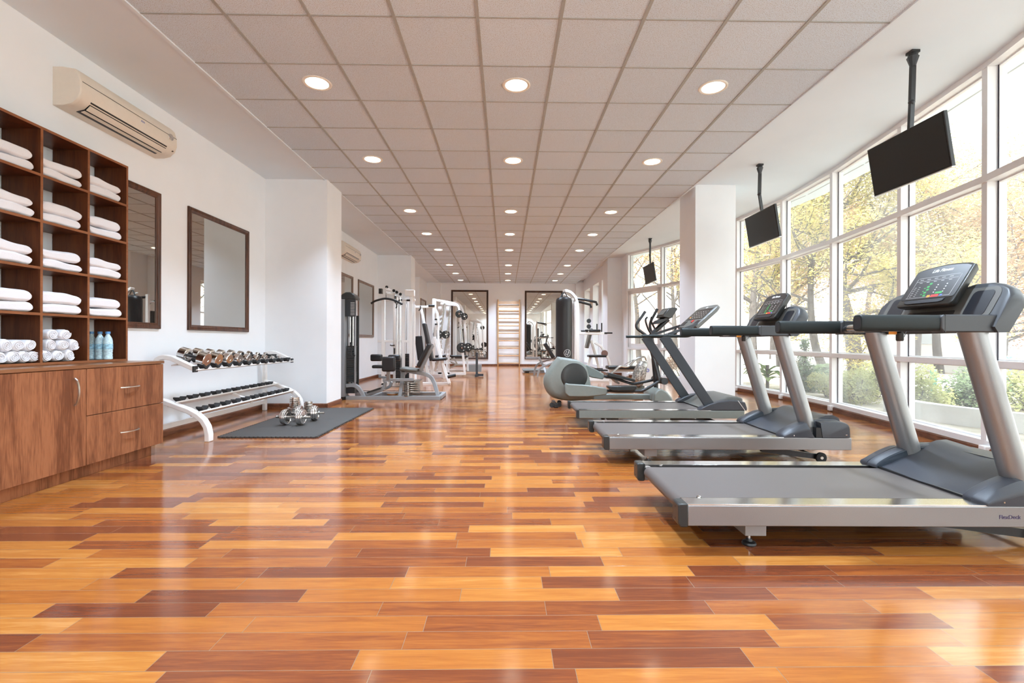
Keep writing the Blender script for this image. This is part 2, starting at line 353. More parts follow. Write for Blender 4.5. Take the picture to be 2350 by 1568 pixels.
M['lampglow'] = mat('lamp_glow', (1, 0.95, 0.85), 0.5, emit=(1.0, 0.90, 0.70, 5.0))
M['lamprim'] = mat('lamp_rim', (0.85, 0.80, 0.72), 0.35)
# ================================================================ ROOM
XL, XT0, XT1, YB = -3.46, -2.606, 2.794, 19.02
ZC, ZM = 3.30, 3.42
YR = -2.2
NODES = [(3.38, 13.15), (3.94, 12.0), (4.37, 10.75), (4.58, 9.4), (4.70, 8.05), (4.61, 6.68), (4.38, 5.24), (4.18, 4.10),
         (3.86, 2.95), (3.5, 1.8), (3.15, 0.65), (2.98, -0.7), (2.92, -2.2)]
# floor follows the bowed window wall
poly = [(XL - .05, YR - .05), (2.97, YR - .05)] + [(x + .14, y) for x, y in reversed(NODES)] + [(3.45, 13.9), (3.2, 13.9), (3.2, YB + .05), (XL - .05, YB + .05)]
struct('floor', MB().prism(poly, -0.06, 0.0, 'z'), M['floor'], smooth=False)
# ceiling: tiled field, plaster margins
struct('ceiling', MB().box(XT0, XT1, YR, YB, ZC, ZC + .05), M['tile'], smooth=False)
struct('ceiling', MB().box(XL - .05, XT0, YR, YB, ZC, ZC + .05), M['ceil'], smooth=False)
pm = [(XT1, YR)] + [(x + .16, y) for x, y in reversed(NODES)] + [(3.6, 13.9), (3.6, YB), (XT1, YB)]
struct('ceiling', MB().prism(pm, ZM, ZM + .05, 'z'), M['ceil'], smooth=False)
# suspended grid of T bars
g = MB()
x = XT0
for i in range(1, 9): g.box(XT0 + .6 * i - .012, XT0 + .6 * i + .012, YR, YB, ZC - .006, ZC + .002)
k = -9
while 3.42 + .6 * k < YB - .1:
    y = 3.42 + .6 * k
    if y > YR: g.box(XT0, XT1, y - .006, y + .006, ZC - .0045, ZC + .002)
    k += 1
struct('ceiling_grid', g, M['tbar'], smooth=False)
struct('trim_1', MB().box(XT0 - .028, XT0 + .004, YR, YB, ZC - .012, ZC), M['ceil'], smooth=False)
struct('trim_2', MB().box(XT1 - .004, XT1 + .022, YR, YB, ZC - .012, ZM), M['ceil'], smooth=False)
# walls
struct('wall_left', MB().box(XL - .25, XL, YR - .2, 17.3, -.1, 3.6).box(XL - .25, -3.11, 17.3, YB + .2, -.1, 3.6), M['wall'], smooth=False)
struct('wall_back', MB().box(-3.11, 3.4, YB, YB + .2, -.1, 3.6), M['wall'], smooth=False)
struct('wall_front', MB().box(XL, -1.4, YR - .2, YR, -.1, 3.6).box(1.6, 3.3, YR - .2, YR, -.1, 3.6).box(-1.4, 1.6, YR - .2, YR, 3.1, 3.6).box(-1.4, 1.6, YR - .2, YR, -.1, .1), M['wall'], smooth=False)
f = MB()
for x in (-1.4, -.42, .56, 1.54): f.box(x, x + .06, YR - .14, YR - .04, .1, 3.1)
for z in (.1, .79, 2.37, 3.04): f.box(-1.4, 1.6, YR - .14, YR - .04, z, z + .06)
wf = struct('window_30', f, M['mullion'], smooth=False)  # unseen window, added behind the camera to let in more light
obj('pane', MB().box(-1.38, 1.58, YR - .10, YR - .094, .12, 3.08), M['glass'], wf, smooth=False)
far = MB()
for y0, y1 in ((14.45, 14.6), (15.35, 15.8), (16.9, 17.5), (18.7, YB)): far.box(3.12, 3.42, y0, y1, -.1, 3.6)
for y0, y1 in ((14.6, 15.35), (15.8, 16.9), (17.5, 18.7)):
    far.box(3.12, 3.42, y0, y1, 2.96, 3.6); far.box(3.12, 3.42, y0, y1, -.1, .18)
struct('wall_right', far, M['wall'], smooth=False)
for i, (y0, y1) in enumerate(((14.6, 15.35), (15.8, 16.9), (17.5, 18.7))):
    f = MB()
    for a, b in ((y0, y0 + .05), (y1 - .05, y1)): f.box(3.34, 3.40, a, b, .18, 2.96)
    f.box(3.34, 3.40, y0, y1, .18, .23).box(3.34, 3.40, y0, y1, 2.91, 2.96).box(3.34, 3.40, y0, y1, 1.9, 1.95)
    wn = struct('window_%d' % (20 + i), f, M['mullion'])
    obj('pane', MB().box(3.365, 3.371, y0 + .05, y1 - .05, .23, 2.91), M['glass'], wn, smooth=False)
for (x0, x1, y0, y1, z1) in ((XL, -2.575, 6.90, 7.50, ZC), (XL, -2.56, 12.93, 13.5, ZC), (2.955, 3.585, 7.36, 8.02, ZM), (2.985, 3.41, 13.85, 14.5, ZM), (-3.11, -2.58, 18.9, YB, ZC), (2.80, 3.12, 18.9, YB, ZC)):
    struct('pillar', MB().box(x0, x1, y0, y1, -.02, z1 + .02), M['wall'], smooth=False)
struct('wall_right', MB().prism([(3.41, 13.95), (3.38, 13.16), (3.56, 13.16), (3.6, 13.95)], -.1, 3.5, 'z'), M['wall'], smooth=False)
# baseboards
bh = .068
def baseboard(name, segs):
    b = MB()
    for (a, c) in segs:
        d = (Vector((*c, 0)) - Vector((*a, 0))).normalized(); nrm = Vector((-d.y, d.x, 0))
        prof = [(0, 0), (.016, 0), (.016, bh - .012), (.010, bh - .008), (.006, bh), (0, bh)]
        b.loft([[Vector((*p, 0)) + nrm * u + Vector((0, 0, v)) for u, v in prof] for p in (a, c)])
    struct(name, b, M['base'])
baseboard('baseboard_left', [((XL, 6.9), (XL, YR)), ((-2.575, 6.9), (XL, 6.9)), ((-2.575, 7.5), (-2.575, 6.9)), ((XL, 7.5), (-2.575, 7.5)), ((XL, 12.93), (XL, 7.5)),
                            ((-2.56, 12.93), (XL, 12.93)), ((-2.56, 13.5), (-2.56, 12.93)), ((XL, 17.3), (XL, 13.5)), ((-3.11, 17.3), (XL, 17.3)), ((-3.11, 18.9), (-3.11, 17.3))])
baseboard('baseboard_back', [((2.8, YB), (-2.58, YB))])
baseboard('baseboard_right', [((3.12, 14.5), (3.12, 18.9)), ((2.985, 13.85), (2.985, 14.5)), ((3.41, 13.85), (2.985, 13.85)), ((2.955, 7.36), (2.955, 8.02)), ((3.585, 7.36), (2.955, 7.36))] +
          [(NODES[i + 1], NODES[i]) for i in range(len(NODES) - 1)][:0] + [(NODES[i], NODES[i - 1]) for i in range(len(NODES) - 1, 0, -1)])
# window wall: one window per bay
def out_n(a, b):
    d = (Vector((*b, 0)) - Vector((*a, 0))).normalized(); n = Vector((-d.y, d.x, 0))
    return d, n if n.x > 0 else -n
ZU, ZL, ZS, ZT = 2.40, .79, .075, 3.44
for i in range(len(NODES) - 1):
    a, b = NODES[i], NODES[i + 1]; d, n = out_n(a, b); A, B = Vector((*a, 0)), Vector((*b, 0))
    f = MB(); up = (0, 0, 1)
    def rail(z0, z1, u0, u1, p=A, q=B):
        f.loft([[p + n * u0 + Vector((0, 0, z0)), p + n * u1 + Vector((0, 0, z0)), p + n * u1 + Vector((0, 0, z1)), p + n * u0 + Vector((0, 0, z1))],
                [q + n * u0 + Vector((0, 0, z0)), q + n * u1 + Vector((0, 0, z0)), q + n * u1 + Vector((0, 0, z1)), q + n * u0 + Vector((0, 0, z1))]])
    rail(bh, ZS + .045, .004, .14); rail(ZU - .03, ZU + .03, -.01, .13); rail(ZL - .028, ZL + .028, -.01, .13); rail(ZT - .07, ZT + .01, .0, .14)
    # mullion at the far node of the bay
    mm = MB()
    dm = d if i == 0 else (out_n(NODES[i - 1], a)[0] + d).normalized(); nm = Vector((-dm.y, dm.x, 0)); nm = nm if nm.x > 0 else -nm
    wd = .032
    mm.loft([[A - dm * wd + nm * .005 + Vector((0, 0, z)), A + dm * wd + nm * .005 + Vector((0, 0, z)), A + dm * wd + nm * .15 + Vector((0, 0, z)), A - dm * wd + nm * .15 + Vector((0, 0, z))] for z in (0.0, ZT)])
    f.v, f.f = MB().add(f.v, f.f).add(mm.v, mm.f).v, None or MB().add(f.v, f.f).add(mm.v, mm.f).f
    # glazing beads
    for z0, z1 in ((ZS + .045, ZL - .028), (ZL + .028, ZU - .03), (ZU + .03, ZT - .07)):
        p, q = A + d * .032, B - d * .032
        for (s0, s1, t0, t1) in ((z0, z0 + .012, 0, 1), (z1 - .012, z1, 0, 1)):
            rail(s0, s1, .085, .125, p, q)
        rail(z0, z1, .085, .125, p, p + d * .014); rail(z0, z1, .085, .125, q - d * .014, q)
    wn = struct('window_%d' % (i + 1), f, M['mullion'], smooth=False)
    gl = MB(); gk = MB()
    for z0, z1 in ((ZS + .045, ZL - .028), (ZL + .028, ZU - .03), (ZU + .03, ZT - .07)):
        p, q = A + d * .03 + n * .105, B - d * .03 + n * .105
        gl.loft([[p + Vector((0, 0, z0)), p + n * .006 + Vector((0, 0, z0)), p + n * .006 + Vector((0, 0, z1)), p + Vector((0, 0, z1))],
                 [q + Vector((0, 0, z0)), q + n * .006 + Vector((0, 0, z0)), q + n * .006 + Vector((0, 0, z1)), q + Vector((0, 0, z1))]])
        for s, e in ((p + d * .002, p + d * .010), (q - d * .010, q - d * .002)):
            s, e = s - n * .024, e - n * .024
            gk.loft([[s + Vector((0, 0, z0)), s + n * .004 + Vector((0, 0, z0)), s + n * .004 + Vector((0, 0, z1)), s + Vector((0, 0, z1))],
                     [e + Vector((0, 0, z0)), e + n * .004 + Vector((0, 0, z0)), e + n * .004 + Vector((0, 0, z1)), e + Vector((0, 0, z1))]])
    obj('pane', gl, M['glass'], wn, smooth=False)
    obj('gasket', gk, M['gasket'], wn, smooth=False)
    bk = MB(); q = A + d * .075 - n * .02
    bk.box(-.05, .03, -.03, .05, .012, .085, Matrix.Translation(q) @ Matrix.Rotation(math.atan2(d.y, d.x), 4, 'Z'))
    obj('floor_bracket', bk, M['mullion'], wn, bevel=.008)
    if i == 0:     # the opening sash in the last bay of the bow
        s = MB(); p, q = A + d * .05, B - d * .05
        for z0, z1 in ((ZL + .03, ZL + .13), (ZU - .12, ZU - .03)):
            s.loft([[p + n * u + Vector((0, 0, z)) for u, z in ((.02, z0), (.1, z0), (.1, z1), (.02, z1))], [q + n * u + Vector((0, 0, z)) for u, z in ((.02, z0), (.1, z0), (.1, z1), (.02, z1))]])
        for r_, t_ in ((p, p + d * .09), (q - d * .09, q)):
            s.loft([[r_ + n * u + Vector((0, 0, z)) for u, z in ((.02, ZL + .03), (.1, ZL + .03), (.1, ZU - .03), (.02, ZU - .03))], [t_ + n * u + Vector((0, 0, z)) for u, z in ((.02, ZL + .03), (.1, ZL + .03), (.1, ZU - .03), (.02, ZU - .03))]])
        obj('sash', s, M['mullion'], wn, smooth=False)
# roof slab and the eave outside the glass
rf = MB().box(XL - .3, XT1, YR - .3, YB + .3, 3.62, 3.9)
rp_ = [(XT1, YR - .3)] + [(x + .72, y - .05 * (y < 4)) for x, y in reversed(NODES)] + [(3.9, 14.2), (3.7, YB + .3), (XT1, YB + .3)]
rf.prism(rp_, 3.49, 3.9, 'z')
struct('roof', rf, M['ceil'], smooth=False)
gv = MB()
for i in range(len(NODES) - 1):
    a, b = NODES[i], NODES[i + 1]; d, n = out_n(a, b); A, B = Vector((*a, 0)) + n * .45, Vector((*b, 0)) + n * .45
    gv.bar(A + Vector((0, 0, 3.488)), B + Vector((0, 0, 3.488)), .012, .006)
struct('trim_3', gv, M['tbar'], smooth=False)
struct('trim_4', MB().prism([(x + .10, y) for x, y in NODES] + [(x + .2, y) for x, y in reversed(NODES)], ZM, 3.5, 'z'), M['ceil'], smooth=False)
# recessed round lamps in three rows of tiles
ROWS = [-9, -6, -2, 1, 4, 8, 11, 14, 18, 21, 24]  # negative rows continue the pattern unseen behind the camera, added for light
ORD = {1: 'nearest row in view', 4: 'second row from the near end', 8: 'third row from the near end', 11: 'fourth row from the near end', 14: 'fifth row from the near end', 18: 'third row from the back wall', 21: 'second row from the back wall', 24: 'row closest to the back wall',
       -2: 'first unseen row added for light', -6: 'second unseen row added for light', -9: 'third unseen row added for light'}
rim = MB().lathe([(.098, 0.004), (.100, -.004), (.118, -.007), (.127, -.003), (.128, .006)], n=40, cap=False)
dif = MB().lathe([(.0, -.001), (.06, -.0025), (.099, -.001), (.099, .004), (0, .004)], n=40, cap=False)
lamp0 = None
for k in ROWS:
    for cname, cx in (('left', XT0 + .9), ('middle', XT0 + 2.7), ('right', XT0 + 4.5)):
        yy = 3.42 + .6 * (k + .5); lb = 'round recessed ceiling light, %s column, %s' % (cname, ORD[k])
        if lamp0 is None:
            lamp0 = thing('ceiling_light', lb, 'ceiling light', (cx, yy, ZC), group='recessed ceiling lights')
            obj('lamp_rim', rim, M['lamprim'], lamp0); obj('diffuser', dif, M['lampglow'], lamp0)
            la_ = bpy.data.lights.new('bulb', 'AREA'); la_.shape = 'DISK'; la_.size = .19; la_.energy = LAMP_W; la_.spread = math.radians(105); la_.color = (.79, .97, 1.19)
            lo_ = bpy.data.objects.new('bulb', la_); C.objects.link(lo_); lo_.parent = lamp0; lo_.location = (0, 0, -.009)
        else: dup(lamp0, (cx, yy, ZC), label=lb)
# ================================================================ LEFT SIDE
# ---- low cabinet (fronts face +X)
XF = -2.95
cb = thing('cabinet', 'long low brown wooden cabinet with doors and two drawers under the towel shelf', 'cabinet', (-3.2, 3.1, 0))
def L(x, y, z): return (x + 3.2, y - 3.1, z)
def bx(mb, x0, x1, y0, y1, z0, z1): return mb.box(x0 + 3.2, x1 + 3.2, y0 - 3.1, y1 - 3.1, z0, z1)
obj('body', bx(MB(), -3.455, XF - .021, 2.05, 4.148, .083, .772), M['cab'], cb, bevel=.001)
obj('plinth', bx(MB(), -3.44, XF - .045, 2.08, 4.07, .0, .083), M['cab'], cb)
obj('worktop', bx(MB(), -3.455, XF + .004, 2.04, 4.155, .772, .795), M['cabtop'], cb, bevel=.002)
def bow_handle(vertical, c, ln):
    pts = []
    for i in range(13):
        t = -1 + i / 6; o = .030 * (1 - t * t) ** .6 if abs(t) < 1 else 0
        q = (o + .002, 0, t * ln / 2) if vertical else (o + .002, t * ln / 2, 0)
        pts.append((c[0] + q[0], c[1] + q[1], c[2] + q[2]))
    return MB().tube(pts, .005, 8, sq=(.012, .007) if vertical else (.007, .012), up=(1, 0, 0))
for y0, y1, hy in ((2.06, 2.715, 2.66), (2.720, 3.392, 3.30)):
    d_ = obj('door', bx(MB(), XF - .02, XF, y0, y1, .088, .768), M['cab'], cb, bevel=.0015)
    obj('handle', bow_handle(True, L(XF, hy, .615), .19), M['handle'], d_, label='curved brushed metal handle')
for z0, z1, hz in ((.088, .432, .262), (.437, .768, .607)):
    d_ = obj('drawer', bx(MB(), XF - .02, XF, 3.397, 4.147, z0, z1), M['cab'], cb, bevel=.0015)
    obj('handle', bow_handle(False, L(XF, 3.78, hz), .18), M['handle'], d_, label='curved brushed metal handle')
# ---- open shelf unit standing on the cabinet
XS, T = -3.19, .018
ys = [2.21, 2.58, 2.949, 3.317, 3.686, 4.056]
zs = [.797, 1.149, 1.465, 1.788, 2.104, 2.43]
sh = thing('shelf_unit', 'tall open brown wooden cubby shelf full of white towels standing on the cabinet', 'shelf', (-3.32, 3.1, .795))
def SB(mb, x0, x1, y0, y1, z0, z1): return mb.box(x0 + 3.32, x1 + 3.32, y0 - 3.1, y1 - 3.1, z0 - .795, z1 - .795)
for i, y in enumerate(ys):
    last = i == len(ys) - 1
    nm = 'side_panel' if i in (0, 5) else 'divider'
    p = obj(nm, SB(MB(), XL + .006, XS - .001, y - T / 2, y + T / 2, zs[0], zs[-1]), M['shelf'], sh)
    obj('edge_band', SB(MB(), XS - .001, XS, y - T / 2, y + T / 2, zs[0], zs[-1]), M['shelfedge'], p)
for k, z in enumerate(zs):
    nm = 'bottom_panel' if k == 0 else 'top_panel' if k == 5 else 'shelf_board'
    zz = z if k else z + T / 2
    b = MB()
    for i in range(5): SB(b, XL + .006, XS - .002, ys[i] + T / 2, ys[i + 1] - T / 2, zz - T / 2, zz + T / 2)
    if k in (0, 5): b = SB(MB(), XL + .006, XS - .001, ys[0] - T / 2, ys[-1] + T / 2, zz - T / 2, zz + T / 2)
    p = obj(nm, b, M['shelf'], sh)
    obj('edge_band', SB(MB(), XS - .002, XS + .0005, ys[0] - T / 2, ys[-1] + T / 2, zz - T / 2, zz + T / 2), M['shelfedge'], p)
# ---- folded towels
def folded_towel(seed, wid=.315, dep=.235, h=.072):
    """a towel folded in three; rounded fold towards the far end (+Y), soft and a little uneven"""
    rr = random.Random(seed); mb = MB(); ringn = 32; rings = []; NSt = 26
    for i in range(NSt + 1):
        u = -math.cos(PI * i / NSt); y = u * wid / 2
        q_ = max(0.0, (abs(u) - .80) / .20); e = max(0.0, 1 - q_ ** 2.3) ** .5      # full height nearly to the rounded fold
        rg = []
        for j in range(ringn):
            a = 2 * PI * j / ringn; c, s_ = math.cos(a), math.sin(a)
            px = math.copysign(abs(c) ** .38, c) * dep / 2 * (.97 + .03 * e)
            pz = math.copysign(abs(s_) ** .50, s_) * h / 2 * max(e, .06)
            px *= 1 - .05 * math.exp(-(s_ / .14) ** 2)
            nz = noise.noise(Vector((px * 12 + seed * 3, y * 9, pz * 5))) * .007
            sag = .006 * math.sin(u * 2.2 + seed) * (1 if pz > 0 else .2) 
            rg.append((px + nz * .4, y + noise.noise(Vector((px * 9, pz * 30, seed))) * .006, h / 2 + pz + (nz + sag) * min(1, e * 1.5)))
        rings.append(rg)
    return mb.loft(rings)
tm = [folded_towel(s, h=.070 + .004 * (s % 3)) for s in range(4)]
meshes = []
for s, b in enumerate(tm):
    o = obj('folded_towel', b, M['towel'], None, angle=60); meshes.append(o)
rown = ['second cubby up', 'third cubby up', 'fourth cubby up', 'top cubby']; coln = {1: 'second column of the shelf, mostly cut off', 2: 'column with the left edge of the picture', 3: 'middle column in view', 4: 'column with the bottles'}
coln = {2: 'leftmost column of cubbies', 3: 'middle column of cubbies', 4: 'right column of cubbies'}
n_ = 0
for ci in (2, 3, 4):
    for r in range(4):
        yc = (ys[ci] + ys[ci + 1]) / 2 - .008; z0 = zs[r + 1] + T / 2
        for lv in (0, 1):
            src = meshes[(ci * 3 + r * 2 + lv) % 4]
            if n_ < 4: o = meshes[n_]; o.data = meshes[n_].data
            else: o = src.copy(); C.objects.link(o)
            wv = .96 + .05 * R.random()
            o.location = (-3.325 + .004 * R.random(), yc - .006 + .012 * R.random() - (.004 * lv), z0 + lv * .068 + .001)
            o.scale = (1, wv, 1.0 + .12 * R.random() if lv else .96); o.rotation_euler = (0.0, 0, R.uniform(-.03, .03))
            tag(o, '%s folded white towel in the %s of the %s' % ('upper' if lv else 'lower', rown[r], coln[ci]), 'towel', 'folded white towels in the cubbies')
            n_ += 1
# ---- rolled towels (axis along X, spiral end towards the room)
def rolled_towel(seed, r=.043, ln=.22):
    rr = random.Random(seed); mb = MB(); n = 22; rings = []
    prof = [(-.5, .55), (-.49, .86), (-.46, .98), (-.2, 1.02), (.2, 1.0), (.45, .98), (.49, .9), (.50, .80)]
    for u, k in prof:
        rings.append([(u * ln, r * k * math.cos(2 * PI * j / n) * (1 + .05 * math.sin(3 * j + seed)), r * k * math.sin(2 * PI * j / n) * (1 + .04 * math.cos(2 * j + seed))) for j in range(n)])
    mb.loft(rings)
    pts = []
    for i in range(46):
        a = i / 45 * 2 * PI * 2.6; q = r * (.10 + .74 * i / 45)
        pts.append((ln / 2 + .001, q * math.cos(a + seed), q * math.sin(a + seed)))
    mb.tube(pts, .0046, 6, sq=(.0058, .012), up=(1, 0, 0))
    return mb
rolls = [obj('rolled_towel', rolled_towel(s), M['towel'], None, angle=60) for s in range(3)]
n_ = 0
for ci, rows in ((2, [(5, .0), (4, .5)]), (3, [(3, .0), (3, .35), (2, .5)])):
    y0 = ys[ci] + T / 2 + .047; z0 = zs[0] + T + .043
    if ci == 2: y0 = ys[ci] + .045
    for rw, (cnt, off) in enumerate(rows):
        for j in range(cnt):
            if n_ < 3: o = rolls[n_]
            else: o = rolls[n_ % 3].copy(); C.objects.link(o)
            sp_ = .075 if ci == 2 else .092
            o.location = (-3.318 + R.uniform(-.004, .006), y0 + (j + off) * sp_ + R.uniform(-.002, .002), z0 + rw * .076)
            if ci == 2: o.scale = (1, .86, 1)
            o.rotation_euler = (R.uniform(-3, 3), 0, R.uniform(-.03, .03))
            side = ['first', 'second', 'third', 'fourth', 'fifth'][j]
            tag(o, 'rolled white towel, %s in the %s row, %s' % (side, ['bottom', 'second', 'top'][rw], 'bottom left cubby' if ci == 2 else 'cubby beside the bottles'), 'towel', 'rolled white towels in the bottom cubbies')
            n_ += 1
# ---- water bottles
M['pet'] = glass_mat('bottle_plastic', (0.72, 0.86, 0.95), 1.5); M['blabel'] = mat('bottle_label', (0.30, 0.55, 0.80), 0.4, var=0.5, scale=60); M['bcap'] = mat('bottle_cap', (0.10, 0.30, 0.62), 0.35)
M['water'] = mat('bottle_ribs', (0.55, 0.75, 0.88), 0.15, var=0.25, scale=90)
bt = None
for nm, xx in (('left', -3.352), ('middle', -3.283), ('right', -3.219)):
    lb = 'small clear blue plastic water bottle, %s one of the three in the bottom right cubby' % nm
    if bt is None:
        bt = thing('water_bottle', lb, 'bottle', (xx, 3.90, zs[0] + T), group='water bottles in the shelf')
        obj('bottle_body', MB().lathe([(.0, 0), (.024, 0), (.028, .004), (.028, .02), (.026, .028), (.028, .036), (.026, .046), (.028, .056), (.028, .07), (.0285, .072), (.0285, .118), (.028, .12), (.028, .135), (.024, .155), (.014, .175), (.011, .182), (.011, .19), (.0, .19)], n=20), M['water'], bt)
        obj('label', MB().lathe([(.0292, .076), (.0292, .114)], n=20, cap=False), M['blabel'], bt)
        obj('cap', MB().lathe([(.0, .205), (.0135, .205), (.0145, .202), (.0145, .188), (.0, .188)], n=16), M['bcap'], bt, label='blue screw cap')
        bt.scale = (1.12, 1.12, 1.10)
    else: dup(bt, (xx, 3.90, zs[0] + T), label=lb)
# ---- wall mirrors
def wall_mirror(name, label, y0, y1, z0, z1, fm, mm, wd=.058, x=XL, back=False, rz=0):
    """left-wall mirror (faces +X), or back-wall mirror when back=True (y range is x range)"""
    c = (y0 + y1) / 2
    t = thing(name, label, 'mirror', (x, c, z0) if not back else (c, YB, z0), 0 if not back else -PI / 2, group='framed wall mirrors')
    hw, h = (y1 - y0) / 2, z1 - z0
    f = MB(); o_ = [(-hw, 0), (hw, 0), (hw, h), (-hw, h)]
    prof = [(0, .0), (.0, .020), (.007, .027), (.016, .022), (.030, .026), (.044, .018), (wd - .006, .016), (wd, .010), (wd, .002)]
    rings = []
    for u, d in prof:
        rings.append([(d, a + (u if a < 0 else -u), b + (u if b < h / 2 else -u)) for a, b in o_])
    f.loft(rings, cap=False)
    obj('frame', f, fm, t, angle=25)
    obj('mirror_glass', MB().box(.0, .006, -hw + wd - .004, hw - wd + .004, wd - .004, h - wd + .004), mm, t, smooth=False)
    return t
wall_mirror('wall_mirror', 'brown framed wall mirror half hidden behind the towel shelf', 4.085, 4.80, 1.085, 2.435, M['frame'], M['mirror'])
wall_mirror('wall_mirror', 'tall brown framed mirror on the left wall above the dumbbell rack', 5.22, 6.43, 1.085, 2.435, M['frame'], M['mirror'])
wall_mirror('wall_mirror', 'pale brown framed mirror behind the tall weight tower, cut by the white pillar', 9.6, 10.8, 1.07, 2.42, M['frame_pale'], M['mirror'])
wall_mirror('wall_mirror', 'narrow pale brown framed mirror right of the weight tower', 11.2, 12.5, 1.07, 2.42, M['frame_pale'], M['mirror'])
wall_mirror('wall_mirror', 'brown edged mirror far off on the left wall behind the white machines', 17.45, 18.6, .35, 2.55, M['frame_pale'], M['mirror'], x=-3.11)
wall_mirror('wall_mirror', 'large dark framed mirror on the back wall left of the wooden wall bars', -2.16, -.68, .26, 3.02, M['frame_dark'], M['mirror2'], wd=.07, back=True)
wall_mirror('wall_mirror', 'large dark framed mirror on the back wall right of the wooden wall bars', .78, 2.30, .26, 3.0, M['frame_dark'], M['mirror2'], wd=.07, back=True)
# ---- air conditioners
def ac_profile():
    p = [(0, 0), (.085, -.0), (.15, .015), (.195, .055), (.215, .11), (.213, .19), (.195, .255), (.165, .285), (.08, .298), (0, .298)]
    return p
ac = thing('air_conditioner', 'cream wall air conditioner high on the wall above the towel shelf', 'air conditioner', (XL, 3.68, 2.765), group='wall air conditioners')
LN = 1.07
body = MB(); pf = ac_profile()
rings = []
for y, k in ((0, .955), (.008, .99), (.02, 1), (LN - .02, 1), (LN - .008, .99), (LN, .955)): rings.append([(x * k, y, (z - .15) * (.5 + k / 2) + .15) for x, z in pf])
body.loft(rings)
obj('casing', body, M['ac'], ac, angle=30)
obj('outlet', MB().prism([(.088, -.002), (.15, .0125), (.193, .052), (.203, .074), (.198, .078), (.12, .03)], .10, LN - .13, 'y'), M['black'], ac, label='dark air outlet slot')
sl = MB()
for a, b in (((.125, -.002), (.155, .006)), ((.165, .012), (.196, .045))): sl.prism([(a[0], a[1]), (b[0], b[1]), (b[0] + .002, b[1] - .004), (a[0] + .002, a[1] - .004)], .10, LN - .13, 'y')
obj('louvre', sl, M['ac'], ac)
obj('panel_seam', MB().prism([(.2135, .186), (.2152, .186), (.2150, .190), (.2133, .190)], .012, LN - .012, 'y'), M['black'], ac)
d_ = obj('dial', MB().lathe([(0, .006), (.018, .006), (.030, .003), (.033, -.004)], c=(.2145, LN - .09, .176), ax=(1, 0, 0), n=28), M['chrome'], ac, label='round chrome display dial')
obj('sensor_light', MB().box(.190, .206, LN - .055, LN - .045, .052, .060), M['black'], ac)
text('maker_mark', 'AUX', .022, M['blue'], ac, Matrix.Translation((.2152, .62, .16)) @ Matrix.Rotation(PI / 2, 4, 'Z') @ Matrix.Rotation(PI / 2, 4, 'X'))
dup(ac, (XL, 9.70, 2.72), label='cream wall air conditioner above the pale framed mirrors beyond the first pillar')
# ---- two-tier dumbbell rack (built in place, then read as one thing)
rk = thing('dumbbell_rack', 'white two tier dumbbell rack with black saddles along the left wall', 'dumbbell rack', (-3.1, 5.66, 0))
def rl(p): return (p[0] + 3.1, p[1] - 5.66, p[2])
RY0, RY1 = 4.62, 6.70
for y in (RY0, RY1):
    f = MB()
    f.tube([rl(q) for q in [(-3.36, y, 0.0), (-3.36, y, .72)] + [(-3.36 + .09 * (1 - math.cos(t)), y, .72 + .09 * math.sin(t)) for t in (PI / 8, PI / 4, 3 * PI / 8, PI / 2)] + [(-3.20, y, .80), (-2.985, y, .70)]], .03, sq=(.045, .062), up=(0, 1, 0))
    f.tube([rl(q) for q in [(-3.36, y, .40), (-3.28, y, .385), (-3.04, y, .295), (-2.955, y, .25), (-2.90, y, .20), (-2.865, y, .14), (-2.85, y, .07), (-2.85, y, 0.0)]], .03, sq=(.045, .075), up=(0, 1, 0))
    obj('side_frame', f, M['white'], rk, bevel=.006)
    obj('end_cap', MB().box(*[v for v in (.114 - .004, .124, y - 5.66 - .034, y - 5.66 + .034, .665, .725)]), M['black'], rk, bevel=.003)
bars = MB()
for (x, z) in ((-2.985, .683), (-3.185, .735)):
    bars.bar(rl((x, RY0, z)), rl((x, RY1, z)), .055, .012, up=(-.25, 0, .97))
for (x, z) in ((-2.985, .262), (-3.205, .355)):
    bars.bar(rl((x, RY0, z)), rl((x, RY1, z)), .095, .014, up=(-.42, 0, .9))
bars.bar(rl((-3.36, RY0, .12)), rl((-3.36, RY1, .12)), .03, .05)
for y in (5.66,): bars.bar(rl((-3.205, y, .34)), rl((-2.985, y, .245)), .05, .03)
obj('shelf_rail', bars, M['white'], rk)
def saddle(x, y, z, s=1.1):
    return MB().prism([(-.056, .034), (-.050, .040), (0, .008), (.050, .040), (.056, .034), (.052, .022), (.008, -.012), (-.008, -.012), (-.052, .022)], -.028 * s, .028 * s, 'x')
sd = saddle(0, 0, 0)
NS = 10; sy = [4.735 + .1965 * i for i in range(NS)]
for (x, z) in ((-2.972, .702), (-3.160, .748), (-2.985, .285), (-3.205, .375)):
    for y in sy:
        o = obj('saddle', MB().add([rl((p[0] + x, p[1] + y, p[2] + z)) for p in sd.v], sd.f), M['rubber'], rk)
